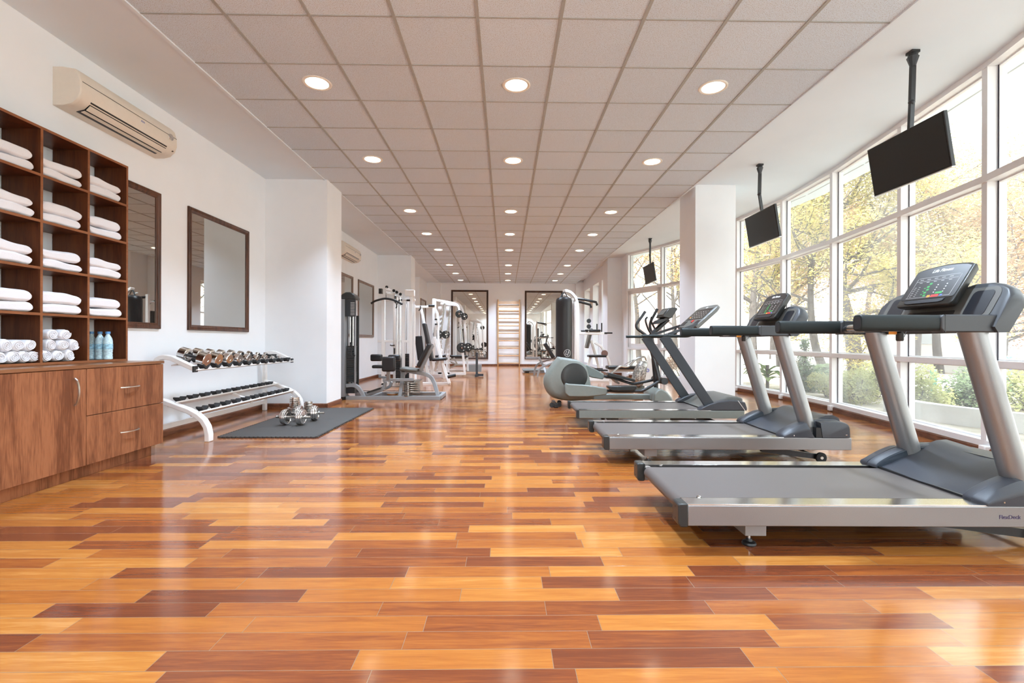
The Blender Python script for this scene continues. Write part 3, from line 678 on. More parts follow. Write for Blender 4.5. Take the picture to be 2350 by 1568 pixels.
# chrome dumbbells lying across the upper tier
def chrome_db(r, ln, name='chrome_dumbbell', label=''):
    t = thing(name, label, 'dumbbell', group='chrome dumbbells on the rack')
    hl = ln / 2; hd = r * 1.15
    obj('handle', MB().lathe([(.012, -hl + hd * .5), (.0125, -hl * .5), (.015, 0), (.0125, hl * .5), (.012, hl - hd * .5)], ax=(1, 0, 0), n=16), M['darkmetal'], t, label='dark knurled grip')
    for s in (-1, 1):
        h = obj('head', MB().lathe([(r * .45, s * (hl - hd)), (r * .85, s * (hl - hd)), (r, s * (hl - hd + .006)), (r, s * (hl - .005)), (r * .93, s * hl), (r * .30, s * hl), (r * .28, s * (hl - .003)), (.0, s * (hl - .003))][::s], ax=(1, 0, 0), n=32), M['chrome'], t, angle=40)
    return t
sizes = [.069, .064, .059, .054, .051, .043, .040, .031, .029]
wordsz = ['biggest and nearest', 'second largest', 'third largest', 'fourth largest', 'fifth largest', 'fourth smallest', 'third smallest', 'second smallest', 'smallest and farthest']
for i, r in enumerate(sizes):
    d_ = chrome_db(r, .19 + r * 1.15, label='chrome dumbbell on the upper tier of the rack, the %s' % wordsz[i])
    d_.location = (-3.064, sy[i] - .004, .740 + r); d_.rotation_euler = (0, math.atan2(.046, .188), 0)
# ---- jigsaw floor mat
mt = thing('floor_mat', 'black rubber jigsaw mat lying on the wooden floor by the dumbbell rack', 'mat', (-2.37, 5.81, 0))
def mat_tile(x0, x1, y0, y1, fl):
    """square tile with dovetail teeth on the free sides flagged in fl (near, right, far, left)"""
    d = .018; a0, a1 = x0 + (d if fl[3] else 0), x1 - (d if fl[1] else 0); b0, b1 = y0 + (d if fl[0] else 0), y1 - (d if fl[2] else 0)
    mb = MB().box(a0, a1, b0, b1, 0, .013); n = 11
    for i in range(n):
        for k, (on, p, q, nx, ny) in enumerate(((fl[0], (a0, b0), (a1, b0), 0, -1), (fl[1], (a1, b0), (a1, b1), 1, 0), (fl[2], (a1, b1), (a0, b1), 0, 1), (fl[3], (a0, b1), (a0, b0), -1, 0))):
            if not on: continue
            f = lambda t, u: (p[0] + (q[0] - p[0]) * t + nx * u, p[1] + (q[1] - p[1]) * t + ny * u)
            mb.prism([f((i + .27) / n, -.001), f((i + .73) / n, -.001), f((i + .82) / n, d), f((i + .18) / n, d)], 0.0, .013, 'z')
    return mb
for i in range(2):
    for j in range(4):
        x0, y0 = -2.872 + i * .5, 4.765 + j * .5225
        m_ = mat_tile(x0, x0 + .499, y0, y0 + .5215, (j == 0, i == 1, j == 3, i == 0))
        m_.v = [(a + 2.37, b - 5.81, c) for a, b, c in m_.v]
        obj('mat_tile', m_, M['mat'], mt, smooth=False)
# ---- adjustable dumbbells on the mat, spare plates stacked behind
def adj_db(label, loc, rz):
    t = thing('adjustable_dumbbell', label, 'dumbbell', loc, rz, 'chrome adjustable dumbbells on the mat')
    r = .090
    br = MB().cyl((-.20, 0, r), (.20, 0, r), .0125, 14)
    for i in range(14):
        for s in (-1, 1): br.lathe([(.0125, 0), (.0145, .002), (.0125, .004)], c=(s * (.132 + i * .0048), 0, r), ax=(1, 0, 0), n=12, cap=False)
    obj('bar', br, M['steel'], t)
    for s in (-1, 1):
        for k, rr in enumerate((.090, .090, .082)):
            x = s * (.072 + k * .020)
            p = obj('weight_plate', MB().lathe([(.013, x - .009), (rr * .55, x - .009), (rr * .60, x - .005), (rr * .80, x - .005), (rr * .84, x - .010), (rr * .97, x - .010), (rr, x - .005), (rr, x + .005), (rr * .97, x + .010), (rr * .84, x + .010), (rr * .80, x + .005), (rr * .6, x + .005), (rr * .55, x + .009), (.013, x + .009)], c=(0, 0, r), ax=(1, 0, 0), n=32), M['chrome'], t, angle=30)
        obj('collar_nut', MB().lathe([(.013, 0), (.024, 0), (.026, .006), (.022, .014), (.013, .016)], c=(s * .133, 0, r), ax=(s, 0, 0), n=6), M['steel'], t)
    return t
ad0 = adj_db('loaded chrome dumbbell at the front left on the black mat', (-2.405, 5.44, .014), -.06)
ad1 = adj_db('loaded chrome dumbbell farther back on the black mat, turned towards the aisle', (-2.375, 5.74, .014), .10)
def plate_stack(rs, cx, cyy, th, m_, words_):
    z = .014
    for i, r in enumerate(rs):
        o = obj('weight_plate', MB().lathe([(.013, 0), (r * .6, 0), (r * .9, .001), (r, .004), (r, th - .004), (r * .9, th), (r * .84, th - .003), (r * .6, th - .003), (r * .55, th), (.013, th)], n=30), m_, None, angle=30)
        o.location = (cx + R.uniform(-.002, .002), cyy + R.uniform(-.002, .002), z); z += th + .0004
        tag(o, 'loose chrome weight plate, %s' % words_[i], 'weight plate', 'loose weight plates stacked on the mat')
w8 = ['bottom', 'second', 'third', 'fourth', 'fifth', 'sixth', 'seventh', 'eighth', 'ninth']
plate_stack([.095, .095, .092, .088, .066, .064, .062, .061, .060], -2.69, 6.12, .0262, M['chrome'], ['%s of the taller stack on the mat' % ('top' if i == 8 else w8[i] + (' from the bottom' if i else '')) for i in range(9)])
plate_stack([.078, .078, .076, .052, .050, .046], -2.49, 6.06, .031, M['steel'], ['%s of the shorter stack on the mat' % ('top' if i == 5 else w8[i] + (' from the bottom' if i else '')) for i in range(6)])
# ================================================================ TREADMILLS
def mirror_y(poly): return poly
def treadmill(loc, label):
    t = thing('treadmill', label, 'treadmill', loc, math.radians(-1.0), 'treadmills in a row along the windows')
    W_ = .80
    for s, y0, y1 in ((0, 0, .078), (1, W_ - .078, W_)):
        b = obj('side_rail', MB().box(.045, 1.942, y0, y1, .125, .2205), M['alu'], t, bevel=.004)
        ya, yb = (y0 + .002, y1 + .018) if s == 0 else (y0 - .018, y1 - .002)
        obj('top_strip', MB().box(.046, 1.60, ya, yb, .2195, .2255).box(.046, 1.60, ya if s else yb - .004, ya + .004 if s else yb, .17, .2255), M['alu_top'], b, bevel=.001, label='polished metal foot strip')
        cp = MB().prism([(0, .135), (.012, .120), (.046, .120), (.046, .228), (.008, .228), (0, .222)], y0 - .003, y1 + .003, 'y')
        c = obj('end_cap', cp, M['console'], t, bevel=.005)
        obj('screw', MB().cyl((-.0015, (y0 + y1) / 2, .205), (.001, (y0 + y1) / 2, .205), .005, 10).cyl((-.0015, (y0 + y1) / 2, .150), (.001, (y0 + y1) / 2, .150), .005, 10), M['black'], c)
    bl = MB()
    pr = [(.062 + .034 * math.cos(a), .184 + .034 * math.sin(a)) for a in [math.radians(q) for q in range(270, 89, -15)]]
    bl.prism([(1.62, .15)] + pr + [(1.62, .218)], .118, .672, 'y')
    obj('running_belt', bl, M['belt'], t, angle=25)
    obj('rear_roller', MB().lathe([(.0, .098), (.028, .098), (.030, .102), (.030, .700), (.028, .704), (0, .704)], c=(.062, 0, .184), ax=(0, 1, 0), n=20), M['alu_top'], t)
    bt_ = MB()
    for y in (.104, .690): bt_.lathe([(0, 0), (.011, 0), (.011, .006), (.006, .010), (0, .010)], c=(.135, y, .222), n=6)
    obj('adjusting_bolt', bt_, M['chrome'], t)
    obj('under_deck', MB().box(.12, 1.7, .09, .71, .135, .16), M['black'], t)
    # cross member with levelling feet
    obj('cross_member', MB().box(.335, .435, .055, .745, .058, .126), M['silver'], t, bevel=.003)
    for y in (.10, .70):
        f = obj('levelling_foot', MB().lathe([(0, 0), (.030, 0), (.033, .006), (.030, .014), (.016, .020), (.013, .030), (0, .030)], c=(.375, y, 0), n=20), M['black'], t)
        obj('foot_stem', MB().cyl((.375, y, .028), (.375, y, .06), .007, 10), M['chrome'], f)
    # lift arm with wheels
    la = MB()
    for y in (.13, .67): la.bar((1.30, y, .105), (1.76, y, .045), .03, .042)
    la.cyl((1.32, .13, .10), (1.32, .67, .10), .014)
    la.cyl((1.765, .09, .043), (1.765, .71, .043), .009)
    la.bar((1.62, .40, .06), (1.62, .40, .13), .08, .03, up=(0, 1, 0))
    obj('lift_arm', la, M['darkmetal'], t)
    for y in (.085, .695):
        wh = obj('wheel', MB().lathe([(.016, 0), (.034, 0), (.042, .004), (.042, .022), (.034, .026), (.016, .026)], c=(1.765, y, .043), ax=(0, 1, 0), n=24), M['rubber'], t)
        obj('wheel_hub', MB().lathe([(.0, -.002), (.012, -.002), (.016, .004), (.016, .022), (.012, .028), (0, .028)], c=(1.765, y, .043), ax=(0, 1, 0), n=16), M['steel'], wh)
    # motor hood: concave middle between two raised side covers
    mid = [(1.44, .229), (1.50, .250), (1.58, .285), (1.66, .322), (1.74, .356), (1.82, .381), (1.88, .386), (1.925, .362), (1.945, .31), (1.945, .226)]
    hb = [(1.60, .226), (1.44, .222)]
    st = [(.10, 0), (.18, -.006), (.30, -.016), (.40, -.019), (.50, -.016), (.62, -.006), (.70, 0)]
    h = MB(); rings = []
    for y, dz in st:
        k = (y - .4) / .3
        rings.append([(x + (.035 * k * k if i < 5 else 0) * (-1) ** 0 * (1 - i / 6 if i < 6 else 0) - .018, y, z + dz * min(1, i / 3)) for i, (x, z) in enumerate(mid)] + [(x, y, z) for x, z in hb])
    h.loft(rings)
    hd = obj('motor_hood', h, M['hood'], t, angle=35)
    obj('hood_lip', MB().bar((1.432, .10, .224), (1.432, .70, .224), .012, .012), M['black'], hd)
    obj('vent_inset', MB().loft([[(x, y, z - .019) for x, z in ((1.78, .3775), (1.84, .3895), (1.875, .392), (1.875, .35), (1.78, .35))] for y in (.25, .55)]), M['shadow'], hd)
    sc = spline([(1.405, 0, .222), (1.412, 0, .243), (1.46, 0, .278), (1.54, 0, .317), (1.62, 0, .342), (1.72, 0, .357), (1.82, 0, .358), (1.89, 0, .345), (1.918, 0, .318), (1.924, 0, .224)], 4)
    top = [(p.x, p.z) for p in sc]
    fr = [(p.x, p.z) for p in spline([(1.405, 0, .222), (1.410, 0, .243), (1.45, 0, .270), (1.51, 0, .302), (1.565, 0, .325), (1.598, 0, .332), (1.606, 0, .322), (1.640, 0, .222)], 3)]
    bk_ = [(p.x, p.z) for p in spline([(1.715, 0, .222), (1.700, 0, .330), (1.712, 0, .342), (1.78, 0, .351), (1.85, 0, .349), (1.895, 0, .338), (1.922, 0, .316), (1.928, 0, .224)], 3)]
    for (yo, sg) in ((-.002, 1), (W_ + .002, -1)):
        def ly(pr, stations):
            rings = [[(x + kx, yo + sg * dy, .222 + (z - .222) * ks) for x, z in pr] for dy, ks, kx in stations]
            return MB().loft(rings if sg == 1 else rings[::-1])
        y_in = yo + sg * .127
        sc_o = obj('side_cover', ly(top, ((.066, .90, .004), (.072, .99, 0), (.115, 1.02, .004), (.127, .97, .012))), M['hood'], t, angle=38)
        obj('front_cover', ly(fr, ((0, .62, .012), (.003, .70, .008), (.026, 1.0, 0), (.070, 1.02, 0))), M['hood'], sc_o, angle=38)
        obj('rear_cover', ly(bk_, ((0, .90, 0), (.004, .96, 0), (.018, 1.0, 0), (.070, 1.0, 0))), M['hood'], sc_o, angle=38)
        obj('cover_gap', MB().box(1.665, 1.712, yo + min(0, sg * .06) + .004 * sg, yo + max(0, sg * .06) + .004 * sg, .2235, .30), M['black'], sc_o)
        ins = MB(); inn = [(x + .012, .224 + (z - .224) * .95) for x, z in top if x < 1.80]
        ins.loft([[(x, y_in, z) for x, z in inn], [(x + .006, y_in + sg * .004, z - .004) for x, z in inn]])
        obj('cover_inset', ins, M['hood2'], sc_o, label='navy inset on the inner side')
        obj('screw', MB().cyl((1.49, yo - sg * .0015, .240), (1.49, yo + sg * .002, .240), .004, 8).cyl((1.89, yo - sg * .0015, .245), (1.905, yo + sg * .002, .245), .004, 8), M['chrome'], sc_o)
    # uprights: oval tubes leaning back
    for y in (.095, .705):
        a, b = Vector((1.675, y, .215)), Vector((1.432, y, 1.03)); u = MB(); rings = []
        for i in range(2):
            p = (a, b)[i]; r1, r2 = (.060, .050)
            rings.append([p + Vector((r1 * math.cos(q * PI / 14), r2 * math.sin(q * PI / 14), 0)) for q in range(28)])
        u.loft(rings); obj('upright', u, M['alu'], t)
    # arms
    for s, y in ((1, .062), (-1, W_ - .062)):
        pr = []
        for i in range(20):
            q = 2 * PI * i / 20; pr.append((.031 * math.copysign(abs(math.cos(q)) ** .6, math.cos(q)), .039 * math.copysign(abs(math.sin(q)) ** .6, math.sin(q))))
        g = MB(); g.loft([[(x, y + a * k, 1.062 + b_ * k) for a, b_ in pr] for x, k in ((.862, .90), (.8635, .96), (.868, .99), (.875, 1), (1.243, 1.0))], cap=True)
        gr = obj('hand_grip', g, M['rail'], t, angle=50)
        obj('grip_end', MB().loft([[(x, y + a * k, 1.062 + b_ * k) for a, b_ in pr] for x, k in ((.8612, .74), (.8625, .76))]), M['shadow'], gr)
        bp = [(1.243, 1.020), (1.51, 1.020), (1.585, 1.165), (1.555, 1.205), (1.51, 1.100), (1.243, 1.101)]
        yo = y - s * .042
        bk = obj('arm_block', MB().prism([(1.238, 1.0195), (1.512, 1.0195), (1.53, 1.05), (1.50, 1.1015), (1.238, 1.1015), (1.225, 1.09), (1.225, 1.035)], y - .036, y + .036, 'y'), M['railblk'], t, bevel=.006)
        obj('seam', MB().box(1.2425, 1.2455, y - .0368, y + .0368, 1.0188, 1.1023), M['black'], bk)
    obj('cross_bar', MB().tube([(1.30, .09, 1.045), (1.235, .13, 1.047), (1.20, .20, 1.05), (1.195, .40, 1.05), (1.20, .60, 1.05), (1.235, .67, 1.047), (1.30, .71, 1.045)], .021, 14), M['darkmetal'], t)
    sn = obj('pulse_grip', MB().cyl((1.195, .22, 1.05), (1.195, .34, 1.05), .0225, 14).cyl((1.195, .46, 1.05), (1.195, .58, 1.05), .0225, 14), M['steel'], t)
    k_ = obj('stop_key', MB().lathe([(0, 0), (.014, 0), (.017, .006), (.017, .040), (.010, .048), (0, .048)], c=(1.215, .25, .978), n=14).tube([(1.215, .25, 1.02), (1.24, .27, .99), (1.27, .29, 1.0), (1.29, .30, 1.03)], .0018, 6), M['black'], t)
    obj('warning_tag', MB().box(1.15, 1.19, .238, .24, 1.012, 1.026), M['orange'], k_)
    # console shell across the arms
    def face(z): return 1.440 + .56 * (z - 1.02)
    rings = []
    for y, zt, dx in ((.012, 1.175, .004), (.018, 1.195, 0), (.045, 1.228, 0), (.09, 1.252, 0), (.15, 1.266, 0), (.23, 1.268, 0), (.30, 1.25, 0), (.40, 1.24, 0), (.50, 1.25, 0), (.57, 1.268, 0), (.65, 1.266, 0), (.71, 1.252, 0), (.755, 1.228, 0), (.782, 1.195, 0), (.788, 1.175, .004)):
        f0, f1 = face(1.045), face(zt)
        rings.append([(f0 + dx, y, 1.045), (f1 - .006 + dx, y, zt - .010), (f1 + .002 + dx, y, zt - .002), (f1 + .02, y, zt), (f1 + .052, y, zt - .010), (f1 + .070, y, zt - .035), (face(1.02) + .085, y, 1.019), (f0 + .02, y, 1.019)])
    sh_ = obj('console_shell', MB().loft(rings), M['railblk'], t, angle=50)
    def plate(ys_, zs_, off, th, n=6, r=.02):
        """rounded rectangle lying on the slanted face"""
        o = []
        (y0, y1), (z0, z1) = ys_, zs_
        for cx, cz, a in ((y1 - r, z1 - r, 0), (y0 + r, z1 - r, 90), (y0 + r, z0 + r, 180), (y1 - r, z0 + r, 270)):
            for i in range(n + 1):
                q = math.radians(a + 90 * i / n); o.append((cx + r * math.cos(q), cz + r * math.sin(q)))
        nx, nz = -.872, .488
        return MB().loft([[(face(z) + nx * d, y, z + nz * d) for y, z in o] for d in (off - th, off)])
    fp = obj('fascia', plate((.065, .735), (1.075, 1.243), .0025, .006, r=.045), M['console_g'], sh_, angle=60)
    for a, b in ((.095, .205), (.595, .705)):
        obj('cup_recess', plate((a, b), (1.100, 1.226), .0040, .004, r=.022), M['shadow'], fp)
    obj('lower_pad', plate((.255, .545), (1.095, 1.135), .0045, .004, r=.006), M['console_f'], fp)
    # tilted display
    base = Vector((1.455, .40, 1.168)); U = Vector((.534, 0, .846)); N_ = Vector((-.846, 0, .534)); Yv = Vector((0, 1, 0))
    hw = .176; Hh = .250
    def dsp(k=0.0, bot=0.0, top=0.0, lip=0):
        o = []; w2 = hw - k; z0 = k + bot; z1 = Hh - k - top; r = max(.022 - k, .006)
        for i in range(7):
            q = math.radians(180 + 15 * i); o.append((-w2 + r + r * math.cos(q), z0 + r + r * math.sin(q)))
        for i in range(7):
            q = math.radians(270 + 15 * i); o.append((w2 - r + r * math.cos(q), z0 + r + r * math.sin(q)))
        for i in range(13):
            s_ = 1 - 2 * i / 12; o.append(((w2 - .004 - .006 * (1 - abs(s_))) * s_, z1 - .004 + .020 * (1 - s_ * s_) - .006 * (abs(s_) > .98)))
        return o
    def at(y, v, d): return base + Yv * y + U * v + N_ * d
    dd = MB().loft([[at(y * k, v * k + (1 - k) * .1, d) for y, v in dsp()] for d, k in ((-.040, .86), (-.034, .93), (-.012, .985), (-.002, 1.0), (.004, .992), (.006, .975))])
    dpl = obj('display', dd, M['console'], t, angle=40)
    obj('display_face', MB().loft([[at(y, v, d) for y, v in dsp(.010, .034)] for d in (.0045, .0075)]), M['console_f'], dpl, angle=60)
    tr = [(-.125, .036), (.125, .036), (.120, .018), (.095, .012), (-.095, .012), (-.120, .018)]
    obj('tray_lip', MB().loft([[at(y, v, d) for y, v in tr] for d in (.003, .012)]), M['shadow'], dpl, bevel=.002)
    bx_ = MB()
    def r4(mb, y, v, w_, h_, d=.0078, th=.0012):
        q = [(y - w_ / 2, v - h_ / 2), (y + w_ / 2, v - h_ / 2), (y + w_ / 2, v + h_ / 2), (y - w_ / 2, v + h_ / 2)]
        return mb.loft([[at(a, b_, dd_) for a, b_ in q] for dd_ in (d - th, d)])
    ln = MB()
    for (y, v, w_, h_) in ((0, .055, .27, .0012), (0, .188, .25, .0012), (-.135, .12, .0012, .13), (.128, .12, .0012, .13), (0, .165, .25, .001)): r4(ln, y, v, w_, h_)
    rr = random.Random(5)
    for i in range(5): r4(ln, .10 - .045 * i, .176, .022, .0022)
    for i in range(5): r4(ln, .095 - .045 * i, .156, .018, .0022)
    for i in range(4):
        r4(ln, -.028, .082 + .016 * i, .007, .006); r4(ln, -.082, .082 + .016 * i, .007, .006)
    for i in range(6): r4(ln, .112, .066 + .012 * i, .014, .0018); r4(ln, .085, .066 + .012 * i, .010, .0018)
    obj('key_print', ln, M['print'], dpl, label='pale printed lines')
    gk = MB()
    for i in range(5): r4(gk, .022 + .006 * (i % 2), .066 + .019 * i, .016, .012)
    for i in range(3): r4(gk, .045, .075 + .02 * i, .010, .006)
    obj('key_pad', gk, M['green'], dpl, label='green key marks'); obj('green_key', r4(MB(), -.062, .076, .042, .012, .0085), M['green'], dpl)
    obj('red_key', r4(MB(), -.048, .058, .044, .015, .0085), M['red'], dpl)
    obj('orange_key', r4(MB(), -.010, .058, .018, .014, .0085), M['orange'], dpl)
    obj('blue_key', r4(MB(), -.086, .058, .014, .010, .0085), M['blue'], dpl)
    # text basis: local x -> -Y (reads from the user's side), y -> U, z -> N
    m = Matrix.Identity(4); X_ = Vector((0, -1, 0))
    for i in range(3): m[i][0], m[i][1], m[i][2], m[i][3] = X_[i], U[i], N_[i], at(0, .226, .0078)[i]
    text('maker_mark', 'Life Fitness', .028, M['print'], dpl, m, bold=.0006, shear=.25)
    return t
tr1 = treadmill((.795, 2.17, 0), 'nearest grey treadmill with silver side rails and a big tilted console, front right')
tr2 = dup(tr1, (.775, 3.72, 0), label='second grey treadmill, behind the nearest one and in front of the white pillar')
mt_ = Matrix.Identity(4); 
text('rail_lettering', 'FlexDeck', .026, M['ink'], tr1, Matrix.Translation((1.467, -.0008, .172)) @ Matrix.Rotation(PI / 2, 4, 'X'), align='LEFT', bold=.0001, depth=.0004)
# ---- third, older treadmill
def old_treadmill(loc):
    t = thing('treadmill', 'older treadmill with sage green rails and flat slate uprights in front of the white pillar', 'treadmill', loc, math.radians(-.6), 'treadmills in a row along the windows')
    W_ = .84
    for s, y0, y1 in ((0, 0, .07), (1, W_ - .07, W_)):
        b = obj('side_rail', MB().box(.03, 1.875, y0, y1, .118, .205), M['sage'], t, bevel=.004)
        obj('top_strip', MB().box(.032, 1.50, y0 + (0.0 if s == 0 else -.02), y1 + (.02 if s == 0 else 0), .204, .209), M['alu_top'], b)
        obj('end_cap', MB().prism([(0, .125), (.01, .114), (.031, .114), (.031, .210), (.006, .210), (0, .204)], y0 - .002, y1 + .002, 'y'), M['console'], t, bevel=.003)
    pr = [(.05 + .03 * math.cos(a), .172 + .03 * math.sin(a)) for a in [math.radians(q) for q in range(270, 89, -15)]]
    obj('running_belt', MB().prism([(1.55, .14)] + pr + [(1.55, .202)], .115, .725, 'y'), M['belt'], t, angle=25)
    obj('rear_roller', MB().cyl((.05, .09, .172), (.05, .75, .172), .026, 16), M['alu_top'], t)
    obj('cross_member', MB().box(.40, .48, .05, .79, .055, .12), M['flat'], t)
    for y in (.09, .75): obj('levelling_foot', MB().lathe([(0, 0), (.028, 0), (.028, .012), (.008, .02), (.008, .056), (0, .056)], c=(.44, y, 0), n=16), M['black'], t)
    obj('lift_arm', MB().bar((1.10, .15, .09), (1.62, .15, .045), .03, .045).bar((1.10, .69, .09), (1.62, .69, .045), .03, .045).cyl((1.62, .12, .035), (1.62, .72, .035), .034, 16), M['black'], t)
    for y in (.055, W_ - .055):
        obj('upright', MB().bar((1.545, y, .20), (.985, y, 1.035), .030, .108, up=(0, 0, 1)), M['flat'], t, bevel=.004)
        sg = 1 if y < .4 else -1
        obj('handrail', MB().tube(spline([(.742, y, 1.036), (.95, y, 1.036), (1.18, y, 1.036), (1.27, y + sg * .01, 1.04), (1.335, y + sg * .04, 1.065), (1.36, y + sg * .09, 1.10)], 5), .0165, 12), M['rail'], t)
        obj('console_strut', MB().bar((1.02, y + sg * .05, 1.045), (1.40, y + sg * .09, 1.175), .030, .030).bar((1.30, y + sg * .07, 1.04), (1.36, y + sg * .09, 1.17), .016, .02), M['flat'], t)
        cover = [(1.38, .205), (1.40, .235), (1.48, .275), (1.58, .305), (1.70, .320), (1.80, .318), (1.885, .30), (1.905, .24), (1.905, .205)]
        a, b = (y - .055, y + .055)
        obj('side_cover', MB().prism(cover, a, b, 'y'), M['hood'], t, bevel=.01, angle=45)
    md = [(1.45, .21), (1.52, .245), (1.62, .31), (1.74, .348), (1.84, .352), (1.90, .335), (1.915, .21)]
    h_ = obj('motor_hood', MB().prism(md, .10, W_ - .10, 'y'), M['console_g'], t, bevel=.012, angle=45)
    obj('hood_stripe', MB().bar((1.80, -.0015, .318), (1.88, -.0015, .206), .002, .004), M['white'], h_)
    # slanted console
    base = Vector((1.36, .42, 1.135)); U = Vector((.74, 0, .67)).normalized(); N_ = Vector((-U.z, 0, U.x)); Yv = Vector((0, 1, 0))
    def at(y, v, d): return base + Yv * y + U * v + N_ * d
    H_, hw = .37, .30
    outl = [(-hw, .0), (hw, .0), (hw, .03), (hw, H_ * .88), (hw - .03, H_ - .01)] + [((hw - .05) * math.cos(q), H_ + .018 * math.sin(q)) for q in [PI * i / 8 for i in range(9)]] + [(-hw + .03, H_ - .01), (-hw, H_ * .88)]
    c = obj('console', MB().loft([[at(y * k, .02 + v * k, d) for y, v in outl] for d, k in ((-.042, .93), (-.03, 1), (.0, 1), (.004, .985))]), M['console_g'], t, angle=45)
    obj('display_face', MB().loft([[at(y, v, d) for y, v in ((-.25, .15), (.25, .15), (.24, .34), (-.24, .34))] for d in (.003, .007)]), M['console_f'], c, bevel=.001)
    for y in (-.20, .20): obj('cup_recess', MB().loft([[at(y + a, v, d) for a, v in ((-.065, .05), (.065, .05), (.055, .125), (-.055, .125))] for d in (.003, .007)]), M['shadow'], c)
    obj('red_key', MB().loft([[at(a, v, d) for a, v in ((-.045, .10), (-.005, .10), (-.005, .135), (-.045, .135))] for d in (.004, .012)]), M['red'], c)
    kp = MB()
    for i in range(6):
        for j in range(4): kp.loft([[at(-.19 + .07 * i + a, .18 + .035 * j + v, d) for a, v in ((0, 0), (.03, 0), (.03, .006), (0, .006))] for d in (.0065, .0085)])
    obj('key_print', kp, M['print'], c)
    obj('orange_key', MB().loft([[at(.17 + a, .185 + v, d) for a, v in ((0, 0), (.035, 0), (.035, .02), (0, .02))] for d in (.0065, .009)]), M['orange'], c)
    obj('maker_mark', MB().loft([[at(.035 * math.cos(q), .366 + .010 * math.sin(q), d) for q in [2 * PI * i / 20 for i in range(20)]] for d in (.0045, .006)]), M['print'], c)
    return t
old_treadmill((.795, 5.28, 0))
# ================================================================ RIGHT SIDE AND FAR END
def wobj(name, mb, m, parent, **k):
    """mesh given in room coordinates, stored relative to its thing"""
    o = parent; off = Vector((0, 0, 0))
    while o is not None: off += o.location; o = o.parent
    b = MB(); b.v = [(p[0] - off.x, p[1] - off.y, p[2] - off.z) for p in mb.v]; b.f = mb.f
    return obj(name, b, m, parent, **k)
# ---- televisions hung from the ceiling
def tv(label, loc, hang, W_=.77, H_=.435, tilt=.15, rz=0.0, dz=0.0):
    """screen faces -X; loc = screen centre; hang = ceiling point"""
    t = thing('television', label, 'television', loc, 0, 'televisions hung from the ceiling')
    Rm = Matrix.Rotation(rz, 4, 'Z') @ Matrix.Rotation(-tilt, 4, 'Y') @ Matrix.Rotation(dz, 4, 'X')
    def tm(mb): mb.v = [tuple(Rm @ Vector(p)) for p in mb.v]; return mb
    b = obj('casing', tm(MB().box(0, .032, -W_ / 2, W_ / 2, -H_ / 2, H_ / 2).box(.03, .060, -W_ * .32, W_ * .32, -H_ * .36, H_ * .30)), M['bezel'], t, bevel=.004)
    obj('screen', tm(MB().box(-.002, .004, -W_ / 2 + .012, W_ / 2 - .012, -H_ / 2 + .018, H_ / 2 - .012)), M['screen'], t, smooth=False)
    obj('bottom_trim', tm(MB().box(-.002, .03, -W_ / 2, W_ / 2, -H_ / 2 - .006, -H_ / 2 + .002)), M['handle'], b)
    h = Vector(hang) - Vector(loc); m = MB()
    mid = Vector((h.x - .0, h.y + .01, h.z * .52)); end = Rm @ Vector((.06, .02, .06))
    m.box(h.x - .034, h.x + .034, h.y - .034, h.y + .034, h.z - .022, h.z)
    m.lathe([(.034, -.02), (.036, -.045), (.044, -.05), (.024, -.115), (.022, -.13)], c=h, n=8)
    mp = obj('ceiling_mount', m, M['darkmetal'], t)
    obj('pole', MB().tube([h + Vector((0, 0, -.12)), mid], .02, sq=(.036, .030)).sph(mid, .026, 6).tube([mid, mid + (end - mid) * .55, end], .018, sq=(.034, .028)), M['darkmetal'], t)
    return t
tv('largest black television hung from the ceiling above the nearest treadmill', (3.39, 3.985, 2.54), (3.42, 3.95, 3.42), tilt=.16)
tv('middle black television hung from the ceiling above the second treadmill', (3.55, 6.56, 2.57), (3.50, 6.50, 3.42), tilt=.16)
tv('smallest and farthest black television, seen past the white pillar', (3.40, 11.22, 2.585), (3.42, 11.2, 3.42), tilt=.16, rz=.0)
# ---- elliptical trainer
EY = 7.18
el = thing('elliptical_trainer', 'sage grey elliptical trainer with round flywheel housing and long black handles', 'elliptical trainer', (1.5, EY, 0))
o_ = [(p.x, p.z) for p in spline([(0.798, 7.100, 0.741), (0.934, 7.100, 0.722), (1.071, 7.100, 0.696), (1.195, 7.100, 0.625), (1.240, 7.100, 0.508), (1.279, 7.100, 0.346), (1.305, 7.100, 0.190), (1.318, 7.100, 0.112), (1.110, 7.100, 0.091), (0.908, 7.100, 0.091), (0.700, 7.100, 0.142), (0.602, 7.100, 0.266), (0.586, 7.100, 0.415), (0.648, 7.100, 0.545), (0.733, 7.100, 0.663), (0.798, 7.100, 0.741)], 4)][:-1]
c_ = (1.15, .50)
hs = MB().loft([[(c_[0] + (x - c_[0]) * k, EY + dy, c_[1] + (z - c_[1]) * k) for x, z in o_] for dy, k in ((-.14, .82), (-.125, .93), (-.08, 1), (.08, 1), (.125, .93), (.14, .82))])
hsg = wobj('flywheel_housing', hs, M['sage2'], el, angle=55)
wobj('round_cover', MB().lathe([(0, .012), (.12, .012), (.185, .006), (.198, 0), (.200, -.01)][::-1], c=(1.025, EY - .14, .455), ax=(0, -1, 0), n=40), M['console'], hsg, label='dark round side cover')
wobj('vent_slots', MB().bar((.83, EY - .115, .70), (.80, EY - .115, .64), .01, .006).bar((.855, EY - .118, .70), (.825, EY - .118, .63), .01, .006).bar((.88, EY - .12, .70), (.85, EY - .12, .62), .01, .006), M['black'], hsg)
for (px, Y_) in ((1267, 7.0), (1284, 7.06), (1284, 7.3)):
    x = (px - 1159.4) * Y_ / 1091.3; wobj('transport_wheel', MB().lathe([(.0, -.014), (.034, -.014), (.036, 0), (.034, .014), (0, .014)], c=(x, Y_, .036), ax=(0, 1, 0), n=20), M['black'], el)
